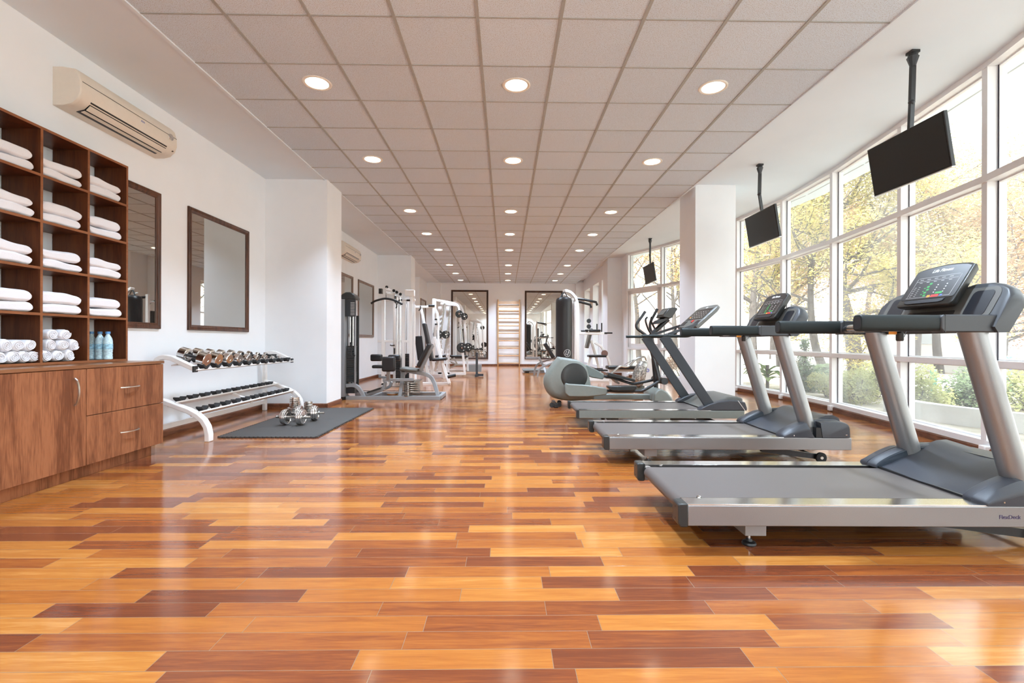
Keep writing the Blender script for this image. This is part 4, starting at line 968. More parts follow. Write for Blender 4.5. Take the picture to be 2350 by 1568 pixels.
wobj('base_rail', MB().prism([(1.30, .10), (2.25, .10), (2.25, .175), (1.35, .185)], EY - .07, EY + .07, 'y'), M['sage'], el, bevel=.01)
wobj('front_cap', MB().prism([(2.168, 0.089), (2.181, 0.214), (2.234, 0.274), (2.280, 0.287), (2.366, 0.241), (2.432, 0.162), (2.465, 0.090)], EY - .28, EY + .28, 'y'), M['sage2'], el, bevel=.02, angle=50)
wobj('floor_strut', MB().bar((.75, EY - .25, .03), (.75, EY + .25, .03), .05, .045).bar((2.4, EY - .28, .03), (2.4, EY + .28, .03), .06, .05), M['black'], el)
for s, lc in ((-1, [(1296, 886), (1298, 880), (1306, 882), (1340, 884), (1370, 888), (1392, 892), (1394, 899), (1392, 907), (1350, 912), (1306, 912), (1297, 904)]), (1, [(1340, 838), (1346, 838), (1366, 848), (1386, 859), (1387, 866), (1384, 872), (1360, 868), (1342, 862)])):
    Y_ = EY + s * .21
    pl = [((px - 1159.4) * Y_ / 1091.3, .97 + (785.3 - py) * Y_ / 1091.3) for px, py in lc]
    wobj('crank_cover', MB().prism(pl, Y_ - .035, Y_ + .035, 'y'), M['sage2'] if s < 0 else M['sage'], el, bevel=.015, angle=50)
def ell(name, pts, r, m, Y_, **k): wobj(name, MB().tube(spline([((px - 1159.4) * (Y_ + dy) / 1091.3, Y_ + dy, .97 + (785.3 - py) * (Y_ + dy) / 1091.3) for px, py, dy in pts], 4), r, 12), m, el, **k)
YN, YF = EY - .21, EY + .21
ell('pedal_arm', [(1390, 898, 0), (1430, 899.5, 0), (1465, 899, 0), (1480, 896, 0), (1515, 876, .0)], .022, M['darkmetal'], YN)
ell('pedal_arm', [(1384, 864, 0), (1410, 869, 0), (1445, 880, 0), (1460, 881.5, 0), (1500, 873, 0), (1516, 869, 0)], .022, M['darkmetal'], YF)
for Y_, lc in ((YN, [(1394, 887), (1460, 886), (1459, 893), (1450, 897), (1405, 897), (1396, 893)]), (YF, [(1394, 857), (1398, 856), (1456, 871), (1456, 877), (1395, 864)])):
    pl = [((px - 1159.4) * Y_ / 1091.3, .97 + (785.3 - py) * Y_ / 1091.3) for px, py in lc]
    wobj('pedal', MB().prism(pl, Y_ - .085, Y_ + .085, 'y'), M['console'], el, bevel=.008)
ell('swing_arm', [(1514, 876, 0), (1508, 850, 0), (1497, 812, 0), (1490, 790, 0), (1487, 775, 0), (1481, 768, 0), (1466, 757, 0), (1461.5, 750, 0), (1463, 742, 0), (1474, 727, -.0), (1482, 715, 0)], .021, M['darkmetal'], YN)
ell('swing_arm', [(1516, 869, 0), (1512, 850, 0), (1506, 812, 0), (1500, 785, 0), (1497, 765, 0), (1493, 750, 0), (1495, 738, 0), (1503, 722, 0), (1510, 709, 0)], .021, M['darkmetal'], YF)
ell('upright_post', [(1508, 900, 0), (1505, 860, 0), (1500, 810, 0), (1496, 775, 0), (1500, 765, 0), (1535, 733, 0)], .034, M['black'], EY)
ell('fixed_grip', [(1496, 768, -.05), (1490, 758, -.12), (1484, 742, -.15), (1483, 733, -.15), (1487, 728, -.15)], .014, M['black'], EY)
ell('fixed_grip', [(1498, 768, .05), (1504, 757, .12), (1499, 745, .15), (1495, 736, .15), (1497, 727, .15)], .014, M['black'], EY)
wobj('pivot', MB().cyl(((2.340, 0.394)[0], YN - .04, (2.340, 0.394)[1]), ((2.340, 0.394)[0], YF + .04, (2.340, 0.394)[1]), .05, 20), M['darkmetal'], el)
wobj('book_holder', MB().prism([(2.254, 1.236), (2.320, 1.250), (2.504, 1.342), (2.478, 1.369), (2.294, 1.289)], EY - .13, EY + .13, 'y'), M['black'], el, bevel=.004)
cn = wobj('console', MB().prism([(2.326, 1.342), (2.340, 1.362), (2.432, 1.480), (2.544, 1.481), (2.563, 1.461), (2.471, 1.329), (2.445, 1.316)], EY - .16, EY + .16, 'y'), M['console'], el, bevel=.012, angle=40)
wobj('console_face', MB().loft([[(x, EY + y, z) for y in (-.13, .13) for x, z in ((2.345, 1.37), (2.425, 1.455))][:2] + [(2.425, EY + .13, 1.455), (2.345, EY + .13, 1.37)], [(2.338, EY - .13, 1.376), (2.418, EY - .13, 1.461), (2.418, EY + .13, 1.461), (2.338, EY + .13, 1.376)]]), M['console_g'], cn)
# ---- heavy bag on its stand
bg_ = thing('punching_bag', 'tall black punching bag with a pale round emblem on a white arched stand', 'punching bag', (1.31, 10.6, 0))
BX, BYY = 1.31, 10.6
b_ = wobj('bag', MB().lathe([(0, .40), (.16, .40), (.18, .43), (.183, .60), (.183, 1.84), (.178, 1.90), (.155, 1.94), (.10, 1.965), (0, 1.975)], c=(BX, BYY, 0), n=36), M['vinyl'], bg_)
wobj('strap', MB().tube([(BX - .12, BYY - .05, 1.90), (BX - .02, BYY, 2.07), (BX + .02, BYY, 2.08)], .010, 8).tube([(BX + .12, BYY + .03, 1.90), (BX + .02, BYY, 2.07)], .010, 8).tube([(BX - .16, BYY - .09, 1.86), (BX - .1, BYY - .05, 1.93), (BX, BYY, 2.08)], .012, 8), M['darkmetal'], bg_)
th_ = [PI * (1 + .62 + .02 * i) for i in range(0)]
em = MB(); 
def onbag(u, v, d=.004): return (BX + (.183 + d) * math.sin((u + .06) / .183), BYY - (.183 + d) * math.cos((u + .06) / .183), .72 + v)
ring = lambda r, d: [onbag(r * math.cos(q), r * math.sin(q), d) for q in [2 * PI * i / 32 for i in range(32)]]
em.loft([ring(.082, .003), ring(.074, .003)], cap=False)
for a, b in (((-.022, .050), (-.048, -.030)), ((-.048, -.030), (-.005, -.030)), ((.030, .050), (.000, -.055)), ((.030, .050), (.062, .050)), ((.018, .005), (.045, .005))): em.bar(onbag(*a), onbag(*b), .009, .003, up=(0, -1, 0))
wobj('emblem_disc', MB().loft([[onbag(r * math.cos(q), r * math.sin(q), .0015) for q in [2 * PI * i / 32 for i in range(32)]] for r in (.078, .05, .02, .002)], cap=False), M['flat'], b_)
wobj('emblem', em, M['print'], b_, label='pale round emblem with two strokes')
st = MB()
st.tube(spline([(1.64, 10.75, 0.03), (1.64, 10.75, 1.0), (1.64, 10.75, 1.70), (1.60, 10.74, 1.93), (1.50, 10.71, 2.06), (1.38, 10.66, 2.11), (1.31, 10.6, 2.10)], 5), .03, sq=(.06, .08), up=(0, 1, 0))
st.tube(spline([(1.55, 10.85, 0.03), (1.55, 10.85, 1.6), (1.50, 10.83, 1.90), (1.42, 10.80, 2.0), (1.31, 10.75, 2.03)], 5), .02, 10)
wobj('stand', st, M['white'], bg_, bevel=.006)
wobj('base', MB().bar((1.0, 10.3, .03), (1.0, 11.1, .03), .06, .06).bar((1.64, 10.3, .03), (1.64, 11.1, .03), .06, .06).bar((1.0, 10.9, .03), (1.64, 10.9, .03), .06, .06), M['white'], bg_)
wobj('side_pad', MB().box(1.53, 1.60, 10.58, 10.68, .5, 1.86), M['white'], bg_, bevel=.02)
# ---- dip and leg raise station beyond the bag
dp = thing('dip_station', 'white dip station with black arm pads and grips beyond the punching bag', 'dip station', (1.75, 11.6, 0))
f = MB()
f.tube([(1.72, 11.6, .03), (1.72, 11.6, 2.08)], .03, sq=(.06, .07), up=(0, 1, 0)).tube([(1.72, 12.2, .03), (1.72, 12.2, 2.08)], .03, sq=(.06, .07), up=(0, 1, 0))
for y in (11.6, 12.2): f.bar((1.72, y, 1.18), (2.42, y, 1.18), .05, .06).bar((1.72, y, .03), (2.55, y, .03), .06, .06)
f.bar((1.72, 11.6, .6), (1.72, 12.2, .6), .05, .05).bar((1.72, 11.6, 1.9), (1.72, 12.2, 1.9), .05, .05)
wobj('frame', f, M['white'], dp, bevel=.005)
for y in (11.6, 12.2):
    wobj('arm_pad', MB().box(1.95, 2.33, y - .05, y + .05, 1.21, 1.27), M['vinyl'], dp, bevel=.02)
    wobj('grip', MB().cyl((2.36, y, 1.2), (2.36, y, 1.43), .017, 12).cyl((2.15 + .0, y, 1.2), (2.15, y, 1.2), .01, 8).cyl((2.42, y, 1.185), (2.62, y, 1.185), .018, 12), M['black'], dp)
wobj('back_pad', MB().box(1.77, 1.83, 11.72, 12.08, .95, 1.70), M['vinyl'], dp, bevel=.02)
wobj('pull_up_grip', MB().tube([(1.72, 11.6, 2.02), (1.95, 11.55, 1.99), (2.20, 11.5, 1.93), (2.23, 11.5, 1.85)], .03, 12).tube([(1.72, 12.2, 2.02), (1.95, 12.25, 1.99), (2.20, 12.3, 1.93), (2.23, 12.3, 1.85)], .03, 12), M['black'], dp)
for z in (1.34, 1.475):
    wobj('round_knob', MB().lathe([(.02, -.01), (.05, -.01), (.055, 0), (.05, .01), (.02, .01)], c=(2.03, 11.52, z), ax=(0, 1, 0), n=20), M['darkmetal'], dp)
wobj('knob_post', MB().bar((2.03, 11.56, 1.20), (2.03, 11.56, 1.54), .02, .02), M['white'], dp)
wobj('step', MB().box(2.2, 2.5, 11.55, 11.68, .25, .29).box(2.2, 2.5, 12.12, 12.25, .25, .29), M['black'], dp)
# ---- plate tree / leg machine right of it
lg = thing('leg_press', 'white seated leg machine with a dark upright pad, right of the punching bag', 'leg machine', (2.35, 12.6, 0))
f = MB()
f.tube([(2.0, 12.6, .03), (2.85, 12.6, .03)], .03, sq=(.07, .07)).tube([(2.55, 12.6, .03), (2.40, 12.6, .62), (2.28, 12.6, 1.0)], .03, sq=(.06, .06), up=(0, 1, 0))
f.tube([(2.85, 12.6, .05), (2.75, 12.6, .5), (2.55, 12.6, .85), (2.38, 12.6, .95)], .03, sq=(.06, .06), up=(0, 1, 0)).tube([(2.1, 12.6, .05), (2.28, 12.6, .6)], .03, sq=(.06, .06), up=(0, 1, 0))
f.bar((2.0, 12.35, .03), (2.0, 12.85, .03), .06, .06).bar((2.85, 12.35, .03), (2.85, 12.85, .03), .06, .06)
wobj('frame', f, M['white'], lg, bevel=.005)
wobj('back_pad', MB().bar((2.16, 12.6, .80), (2.28, 12.6, 1.32), .30, .07, up=(1, 0, 0)), M['console_g'], lg, bevel=.02)
wobj('seat_pad', MB().box(2.20, 2.66, 12.42, 12.78, .56, .62), M['vinyl'], lg, bevel=.02)
wobj('weight_plate', MB().lathe([(.02, -.02), (.085, -.02), (.09, 0), (.085, .02), (.02, .02)], c=(2.62, 12.50, .66), ax=(0, 1, 0), n=28), mat('brown_plate', (.20, .10, .08), .5), lg)
bn = thing('flat_bench', 'low dark padded bench in front of the white leg machine', 'bench', (2.55, 9.9, 0))
wobj('pad', MB().box(2.12, 2.82, 9.75, 10.05, .40, .47), M['vinyl'], bn, bevel=.02)
wobj('frame', MB().bar((2.2, 9.9, .0), (2.2, 9.9, .40), .05, .05).bar((2.75, 9.9, .0), (2.75, 9.9, .40), .05, .05).bar((2.2, 9.75, .02), (2.2, 10.05, .02), .04, .04).bar((2.75, 9.75, .02), (2.75, 10.05, .02), .04, .04).bar((2.2, 9.9, .37), (2.75, 9.9, .37), .04, .05), M['white'], bn)
# ---- abdominal bench before the right-hand back mirror
ab = thing('incline_bench', 'grey incline bench with black pad in front of the right back mirror', 'bench', (1.2, 13.4, 0))
f = MB()
f.tube(spline([(0.830, 13.600, 0.006), (0.855, 13.600, 0.181), (0.917, 13.600, 0.305), (1.042, 13.600, 0.381), (1.250, 13.300, 0.467), (1.409, 13.300, 0.565)], 4), .025, sq=(.05, .05))
f.tube(spline([(0.877, 13.000, -0.023), (0.912, 13.000, 0.132), (0.984, 13.000, 0.252), (1.103, 13.000, 0.312), (1.341, 13.000, 0.408)], 4), .025, sq=(.05, .05))
f.tube([(0.934, 13.300, 0.540), (1.080, 13.300, 0.272), (1.172, 13.100, -0.029)], .03, sq=(.06, .06)).bar((0.576, 13.500, 0.507), (0.997, 13.500, 0.509), .05, .06)
wobj('frame', f, M['silver'], ab, bevel=.004)
wobj('back_pad', MB().bar((1.096, 13.200, 0.918), (1.338, 13.200, 0.520), .30, .10, up=(.8, 0, .5)), M['vinyl'], ab, bevel=.02)
pf_ = thing('step_platform', 'low dark platform on the floor before the right back mirror', 'platform', (.75, 15.0, 0))
wobj('top', MB().box(.55, 1.55, 14.6, 15.6, .05, .09), M['console_g'], pf_, bevel=.01)
wobj('foot', MB().box(.62, .74, 14.7, 15.5, .0, .05).box(1.36, 1.48, 14.7, 15.5, .0, .05), M['black'], pf_)
# ---- wooden wall bars on the back wall
wb = thing('wall_bars', 'pale wooden gymnastic wall bars on the back wall between two mirrors', 'wall bars', (.14, 18.93, 0))
for x in (-.288, .568): wobj('side_post', MB().box(x - .022, x + .022, 18.90, 19.01, 0, 2.64), M['pine'], wb, bevel=.008)
M['pine_x'] = wood_mat('pale_pine_rung', (0.55, 0.30, 0.13), (0.80, 0.52, 0.28), 'x', 0.45)
for i in range(9):
    wobj('rung', MB().cyl((-.28, 18.93, .105 + .2985 * i), (.56, 18.93, .105 + .2985 * i), .019, 12), M['pine_x'], wb)
wobj('top_rung', MB().cyl((-.28, 18.89, 2.34), (.56, 18.89, 2.34), .019, 12).cyl((-.28, 18.90, 2.64 - .1), (.56, 18.90, 2.64 - .1), .012, 10), M['pine_x'], wb)
# ---- rowing machine and white panel by the far window
rw = thing('rowing_machine', 'rowing machine with a silver perforated oval fan cage by the far window', 'rowing machine', (2.5, 9.2, 0))
cg = spline([(2.753, 9.200, 0.569), (2.686, 9.200, 0.603), (2.602, 9.200, 0.577), (2.534, 9.200, 0.467), (2.484, 9.200, 0.324), (2.467, 9.200, 0.206), (2.509, 9.200, 0.130), (2.585, 9.200, 0.088), (2.644, 9.200, 0.105), (2.703, 9.200, 0.240), (2.736, 9.200, 0.426), (2.753, 9.200, 0.569)], 3)[:-1]
cx_ = sum(p.x for p in cg) / len(cg); cz_ = sum(p.z for p in cg) / len(cg)
M['cage'] = mat('perforated_cage', (.42, .40, .37), .3, .8, var=.75, scale=34, bump=1.0)
wobj('fan_cage', MB().loft([[(cx_ + (p.x - cx_) * k, 9.2 + dy, cz_ + (p.z - cz_) * k) for p in cg] for dy, k in ((-.11, .55), (-.09, .85), (-.05, 1), (.05, 1), (.09, .85), (.11, .55))]), M['cage'], rw, angle=60)
wobj('rail', MB().tube([(1.902, 9.200, -0.041), (2.669, 9.200, 0.088)], .03, sq=(.07, .06)), M['sage'], rw)
wobj('handle_arm', MB().tube(spline([(1.961, 9.200, 0.272), (2.113, 9.200, 0.398), (2.231, 9.200, 0.492), (2.332, 9.200, 0.483), (2.416, 9.200, 0.509), (2.534, 9.200, 0.627), (2.703, 9.200, 0.678), (2.745, 9.200, 0.603)], 4), .022, 10), M['steel'], rw)
wobj('foot_plate', MB().bar((2.070, 9.200, 0.272), (2.180, 9.200, 0.171), .34, .03, up=(1, 0, .5)), M['console_g'], rw)
wobj('cable', MB().tube([(2.315, 9.200, 0.526), (2.720, 9.200, 0.746)], .004, 6), M['darkmetal'], rw)
wobj('legs', MB().bar((1.92, 8.95, .03), (1.92, 9.45, .03), .05, .05).bar((2.66, 8.95, .03), (2.66, 9.45, .03), .05, .05).bar((2.66, 9.2, .03), (2.68, 9.2, .12), .05, .05).bar((1.92, 9.2, .03), (1.92, 9.2, .0), .05, .05), M['sage'], rw)
wp = thing('white_board', 'white upright board with a blue flower mark by the far window', 'board', (3.1, 10.2, 0))
wobj('panel', MB().prism([(3.034, 0.525), (3.071, 0.722), (3.183, 0.526), (3.305, 0.162), (3.305, 0.012), (2.959, 0.011)], 10.18, 10.21, 'y'), M['white'], wp, bevel=.004)
fl_ = MB(); fx, fz = (3.062, 0.359)
for i in range(8): q = PI / 4 * i; fl_.cyl((fx + .022 * math.cos(q), 10.178, fz + .022 * math.sin(q)), (fx + .038 * math.cos(q), 10.178, fz + .038 * math.sin(q)), .009, 8)
wobj('flower_mark', fl_, mat('blue_mark', (.12, .17, .62), .5), wp, label='blue flower mark')
# ================================================================ LEFT-HAND MACHINES
def rt(path, w_=.06, h_=.06, up=(0, 1, 0)): return MB().tube(path, w_ / 2, sq=(w_, h_), up=up)
def addmb(a, b): return a.add(b.v, b.f)
# ---- hip abductor with tall weight tower (nearest machine)
ha = thing('hip_abductor', 'silver grey seated leg machine with black pads and tall tower beside the left pillar', 'weight machine', (-1.9, 8.0, 0))
Y0 = 7.92
f = MB()
f.box(-2.722, -2.645, Y0 - .06, Y0 + .16, 0.02, 1.66); f.box(-2.50, -2.478, Y0 - .01, Y0 + .03, .25, 1.60)
wobj('tower_frame', f, M['silver'], ha, bevel=.006)
wobj('tower_foot', MB().box(-2.735, -2.64, Y0 - .07, Y0 + .18, 0, .05), M['black'], ha)
hd = [(-2.73, 1.665), (-2.725, 1.70), (-2.69, 1.745), (-2.63, 1.775), (-2.56, 1.775), (-2.50, 1.74), (-2.472, 1.69), (-2.470, 1.655)]
tp = wobj('tower_cap', MB().prism(hd, Y0 - .05, Y0 + .20, 'y'), M['console'], ha, bevel=.015, angle=50)
sp_ = wobj('placard', MB().box(-2.645, -2.474, Y0 - .03, Y0 - .01, 1.375, 1.655), M['darkmetal'], ha)
lp = MB()
for i in range(9): lp.box(-2.555, -2.487, Y0 - .033, Y0 - .031, 1.40 + .025 * i, 1.408 + .025 * i)
wobj('placard_print', lp, M['print'], sp_)
wobj('rear_shroud', MB().box(-2.645, -2.485, Y0 + .19, Y0 + .21, .1, 1.4), M['console'], ha)
wobj('guide_rod', MB().cyl((-2.607, Y0 + .12, .1), (-2.607, Y0 + .12, 1.45), .012).cyl((-2.560, Y0 + .12, .1), (-2.560, Y0 + .12, 1.45), .012), M['chrome'], ha)
ws = MB()
for i in range(17): ws.box(-2.64, -2.505, Y0 + .04, Y0 + .20, .28 + .036 * i, .313 + .036 * i)
wobj('weight_stack', ws, M['console'], ha)
wobj('selector', MB().cyl((-2.585, Y0 + .12, .88), (-2.585, Y0 + .12, .95), .025).tube(spline([(-2.57, Y0, .90), (-2.53, Y0 - .02, .86), (-2.545, Y0 - .03, .76), (-2.51, Y0 - .03, .71), (-2.48, Y0 - .02, .74)], 4), .008, 8), M['black'], ha)
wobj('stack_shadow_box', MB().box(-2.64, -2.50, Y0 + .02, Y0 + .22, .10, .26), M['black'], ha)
f = MB()
for y in (Y0, Y0 + .55): addmb(f, rt([(-2.632, 7.920, 0.022), (-1.074, 7.920, 0.027)] if y == Y0 else [(-2.65, y, .035), (-1.05, y, .035)], .07, .065))
addmb(f, rt([(-1.085, Y0, .035), (-1.085, Y0 + .55, .035)], .06, .06, (0, 0, 1))); addmb(f, rt([(-2.2, Y0, .035), (-2.2, Y0 + .55, .035)], .06, .06, (0, 0, 1)))
addmb(f, rt(spline([(-2.642, 7.950, 0.226), (-2.530, 7.950, 0.234), (-2.453, 7.950, 0.203), (-2.398, 7.950, 0.134), (-2.349, 7.950, 0.043)], 4), .06, .06))
sp1 = spline([(-1.754, 8.100, 0.482), (-1.470, 8.100, 0.433), (-1.342, 8.100, 0.405), (-1.257, 8.100, 0.356), (-1.186, 8.050, 0.240), (-1.109, 7.950, 0.026)], 4)
addmb(f, rt([tuple(p) for p in sp1], .06, .06))
addmb(f, rt([(-1.726, 8.100, 0.447), (-1.761, 8.000, 0.032)], .06, .06)); addmb(f, rt([(-1.768, 8.100, 0.496), (-1.683, 8.100, 0.404)], .06, .06))
wobj('frame', f, M['silver'], ha, bevel=.005)
wobj('seat', MB().bar((-1.754, 8.100, 0.506), (-1.463, 8.100, 0.476), .36, .055), M['console_g'], ha, bevel=.02)
bp_ = wobj('back_pad', MB().bar((-1.453, 8.100, 0.544), (-1.264, 8.100, 0.924), .36, .065, up=(1, 0, .4)), M['vinyl'], ha, bevel=.02)
wobj('back_bracket', MB().bar((-1.419, 8.050, 0.479), (-1.224, 8.050, 0.903), .05, .05, up=(1, 0, .4)).bar((-1.456, 8.100, 0.476), (-1.385, 8.100, 0.490), .05, .05), M['silver'], ha)
for nm, (x0, x1, y0, y1, Y_) in enumerate(((567, 722, 935, 1112, 7.86), (640, 780, 912, 985, 8.45), (430, 568, 906, 988, 8.55))):
    a = (-2.819, 7.900, 2.007)
    xa, _, zt = ((770 + x0 / 5.227 - 1159.4) * Y_ / 1091.3, 0, .97 + (783.2 - 640 - y0 / 5.227) * Y_ / 1091.3)
    xb, _, zb = ((770 + x1 / 5.227 - 1159.4) * Y_ / 1091.3, 0, .97 + (783.2 - 640 - y1 / 5.227) * Y_ / 1091.3)
    wobj('knee_pad', MB().box(xa, xb, Y_ - .05, Y_ + .05, zb, zt), M['vinyl'], ha, bevel=.025)
wobj('foot_pad', MB().box((770 + 455 / 5.227 - 1159.4) * 8.3 / 1091.3, (770 + 612 / 5.227 - 1159.4) * 8.3 / 1091.3, 8.22, 8.38, .50, .555), M['vinyl'], ha, bevel=.02)
f = MB()
addmb(f, rt([(-2.031, 7.950, 0.319), (-1.524, 7.950, 0.329)], .05, .055)); addmb(f, rt([(-1.933, 7.900, 0.473), (-1.945, 7.950, 0.337)], .05, .07))
addmb(f, rt([tuple(p) for p in spline([(-2.006, 8.000, 0.291), (-2.020, 8.000, 0.214), (-2.069, 8.000, 0.150), (-2.181, 8.000, 0.115), (-2.324, 8.000, 0.080)], 4)], .05, .05))
addmb(f, rt([tuple(p) for p in spline([(-1.972, 8.300, 0.266), (-2.001, 8.300, 0.186), (-2.089, 8.300, 0.142)], 4)], .05, .05)); addmb(f, rt([(-2.176, 8.300, 0.389), (-2.176, 8.300, 0.345), (-2.006, 8.200, 0.339)], .04, .04))
wobj('lever_arm', f, M['silver'], ha, bevel=.005)
wobj('foot_plate', MB().bar((-2.294, 8.000, 0.112), (-2.069, 8.000, 0.186), .14, .03), M['console'], ha)
f = MB()
f.cyl((-1.627, 8.000, 0.285), (-1.627, 8.000, 0.047), .022); f.cyl((-1.726, 8.100, 0.269), (-1.541, 8.100, 0.270), .03); f.lathe([(.0, 0), (.11, 0), (.12, .02), (.0, .03)], c=(-1.634, 8.000, 0.040), n=20)
f.lathe([(.0, 0), (.09, 0), (.10, .03), (.0, .04)], c=(-1.934, 8.200, 0.044), n=20); f.box(-1.73, -1.45, 8.15, 8.4, .08, .30)
for i in range(5): f.lathe([(.0, 0), (.10, 0), (.10, .015), (0, .018)], c=(-1.58, 8.05, .12 + .035 * i), n=20)
wobj('pulley_block', f, M['steel'], ha)
wobj('cable', MB().cyl((-2.52, 8.0, .135), (-1.2, 8.0, .135), .004, 6), M['black'], ha)
# ---- white multi station gym
mg = thing('multi_gym', 'white multi station cable gym with curved pull down bar and black weight stacks', 'multi gym', (-2.3, 10.3, 0))
f = MB(); YM = 10.2
for x0, x1, yt, Y_ in ((560, 600, 255, 10.2), (755, 790, 250, 10.5), (800, 835, 265, 10.2), (868, 900, 260, 10.6), (700, 722, 170, 10.35)):
    xa = (770 + x0 / 5.227 - 1159.4) * Y_ / 1091.3; xb = (770 + x1 / 5.227 - 1159.4) * Y_ / 1091.3; zt = .97 + (783.2 - 640 - yt / 5.227) * Y_ / 1091.3
    f.box(xa, xb, Y_ - .035, Y_ + .035, 0.03, zt)
f.box(-2.045, -1.975, 10.16, 10.24, .03, 2.00); f.box(-2.14, -1.94, 10.14, 10.26, 1.93, 2.06)
f.box(-1.955, -1.925, 10.17, 10.23, .03, 1.75)
addmb(f, rt([(-2.719, 10.200, 0.967), (-2.003, 10.200, 0.969)], .05, .05)); addmb(f, rt([(-2.664, 10.300, 1.852), (-1.942, 10.300, 1.854)], .05, .06)); addmb(f, rt([(-2.65, 10.2, .04), (-1.95, 10.2, .04)], .07, .07)); addmb(f, rt([(-2.65, 10.6, .04), (-1.95, 10.6, .04)], .07, .07))
addmb(f, rt([(-2.583, 10.300, 2.109), (-2.252, 10.400, 1.966)], .05, .05)); addmb(f, rt([(-2.583, 10.300, 2.028), (-2.252, 10.400, 1.930)], .04, .04)); addmb(f, rt([(-2.332, 10.000, 1.778), (-2.349, 10.200, 0.704)], .04, .04))
for y in (10.2,): addmb(f, rt([(-2.62, 10.2, .04), (-2.62, 10.6, .04)], .06, .06, (0, 0, 1))); addmb(f, rt([(-1.98, 10.2, .04), (-1.98, 10.6, .04)], .06, .06, (0, 0, 1)))
wobj('frame', f, M['white'], mg, bevel=.004)
pu = MB()
for x, y in ((618, 103), (703, 145), (738, 163), (782, 187)):
    c = ((770 + x / 5.227 - 1159.4) * 10.3 / 1091.3, 10.3, .97 + (783.2 - 640 - y / 5.227) * 10.3 / 1091.3); pu.lathe([(0, -.02), (.03, -.02), (.034, 0), (.03, .02), (0, .02)], c=c, ax=(0, 1, 0), n=16)
pu.box(-2.72, -2.655, 10.25, 10.35, 1.99, 2.10)
wobj('pulley', pu, M['black'], mg)
wobj('pull_down_bar', MB().tube(spline([(-2.811, 10.000, 1.756), (-2.727, 10.000, 1.809), (-2.586, 10.000, 1.851), (-2.499, 10.000, 1.860), (-2.376, 10.000, 1.840), (-2.253, 10.000, 1.793), (-2.157, 10.000, 1.740)], 5), .022, 10), M['black'], mg)
wobj('cable', MB().cyl((-2.549, 10.200, 1.991), (-2.499, 10.000, 1.865), .008, 6).cyl((-2.375, 10.300, 1.947), (-2.375, 10.300, 1.785), .02, 8).tube(spline([(-2.302, 10.100, 1.769), (-2.297, 10.100, 1.707), (-2.315, 10.100, 1.666)], 4), .014, 8), M['black'], mg)
for x0, x1, yt, yb, Y_ in ((735, 792, 925, 1175, 10.1), (775, 832, 885, 1060, 10.6), (842, 902, 892, 1055, 10.6)):
    s_ = MB(); xa = (770 + x0 / 5.227 - 1159.4) * Y_ / 1091.3; xb = (770 + x1 / 5.227 - 1159.4) * Y_ / 1091.3; zt = .97 + (783.2 - 640 - yt / 5.227) * Y_ / 1091.3; zb = .10
    n_ = int((zt - zb) / .035)
    for i in range(n_): s_.box(xa, xb, Y_ - .07, Y_ + .07, zb + .035 * i, zb + .035 * i + .031)
    wobj('weight_stack', s_, M['black'], mg)
    wobj('guide_rod', MB().cyl((xa + .02, Y_, .05), (xa + .02, Y_, 1.9), .009, 8).cyl((xb - .02, Y_, .05), (xb - .02, Y_, 1.9), .009, 8), M['chrome'], mg)
wobj('curl_handle', MB().tube([(-2.435, 10.100, 0.887), (-2.400, 10.100, 0.873), (-2.338, 10.100, 0.883)], .012, 8).cyl((-2.343, 10.100, 0.821), (-2.343, 10.100, 0.697), .018, 8).tube([(-2.252, 10.150, 1.848), (-2.198, 10.150, 1.848)], .018, 8).tube([(-2.100, 10.150, 1.841), (-2.029, 10.150, 1.841)], .018, 8).tube([(-2.261, 10.150, 1.841), (-2.266, 10.150, 1.773)], .014, 8), M['black'], mg)
# ---- white inclined press with pads
pm_ = thing('shoulder_press', 'white press machine with long black inclined back pad and crossed legs', 'weight machine', (-1.6, 10.9, 0))
f = MB()
addmb(f, rt([(-2.036, 10.800, 1.750), (-1.601, 10.800, 1.751)], .05, .045)); addmb(f, rt([(-1.904, 10.800, 1.712), (-1.714, 10.800, 0.785), (-1.657, 10.800, 0.217)], .055, .05))
addmb(f, rt([(-1.586, 10.700, 1.069), (-1.436, 10.700, 0.581), (-1.236, 10.600, 0.024)], .06, .06)); addmb(f, rt([(-1.615, 10.900, 1.739), (-1.549, 10.900, 1.606), (-1.515, 10.800, 1.032), (-1.386, 10.900, 0.116)], .05, .05))
addmb(f, rt([(-2.017, 10.700, 0.013), (-1.226, 10.700, 0.015)], .07, .06)); addmb(f, rt([(-2.055, 10.900, 0.286), (-2.017, 10.700, 0.013)], .06, .05)); addmb(f, rt([(-1.809, 10.800, 0.520), (-1.680, 10.700, 0.014)], .06, .05))
addmb(f, rt([(-1.443, 10.900, 0.784), (-1.615, 10.900, 0.287)], .05, .05)); addmb(f, rt([(-1.621, 11.000, 1.939), (-1.621, 11.000, 1.033)], .06, .06))
wobj('frame', f, M['white'], pm_, bevel=.004)
wobj('back_pad', MB().bar((-1.823, 10.750, 1.370), (-1.716, 10.750, 0.880), .28, .07, up=(1, 0, .2)).bar((-1.716, 10.750, 0.899), (-1.650, 10.750, 0.532), .28, .07, up=(1, 0, .2)), M['vinyl'], pm_, bevel=.02)
wobj('side_pad', MB().bar((-1.988, 10.900, 1.088), (-1.912, 10.900, 0.534), .12, .16, up=(1, 0, .2)), M['vinyl'], pm_, bevel=.02)
wobj('seat', MB().bar((-1.631, 10.750, 0.551), (-1.311, 10.750, 0.576), .30, .06), M['vinyl'], pm_, bevel=.02)
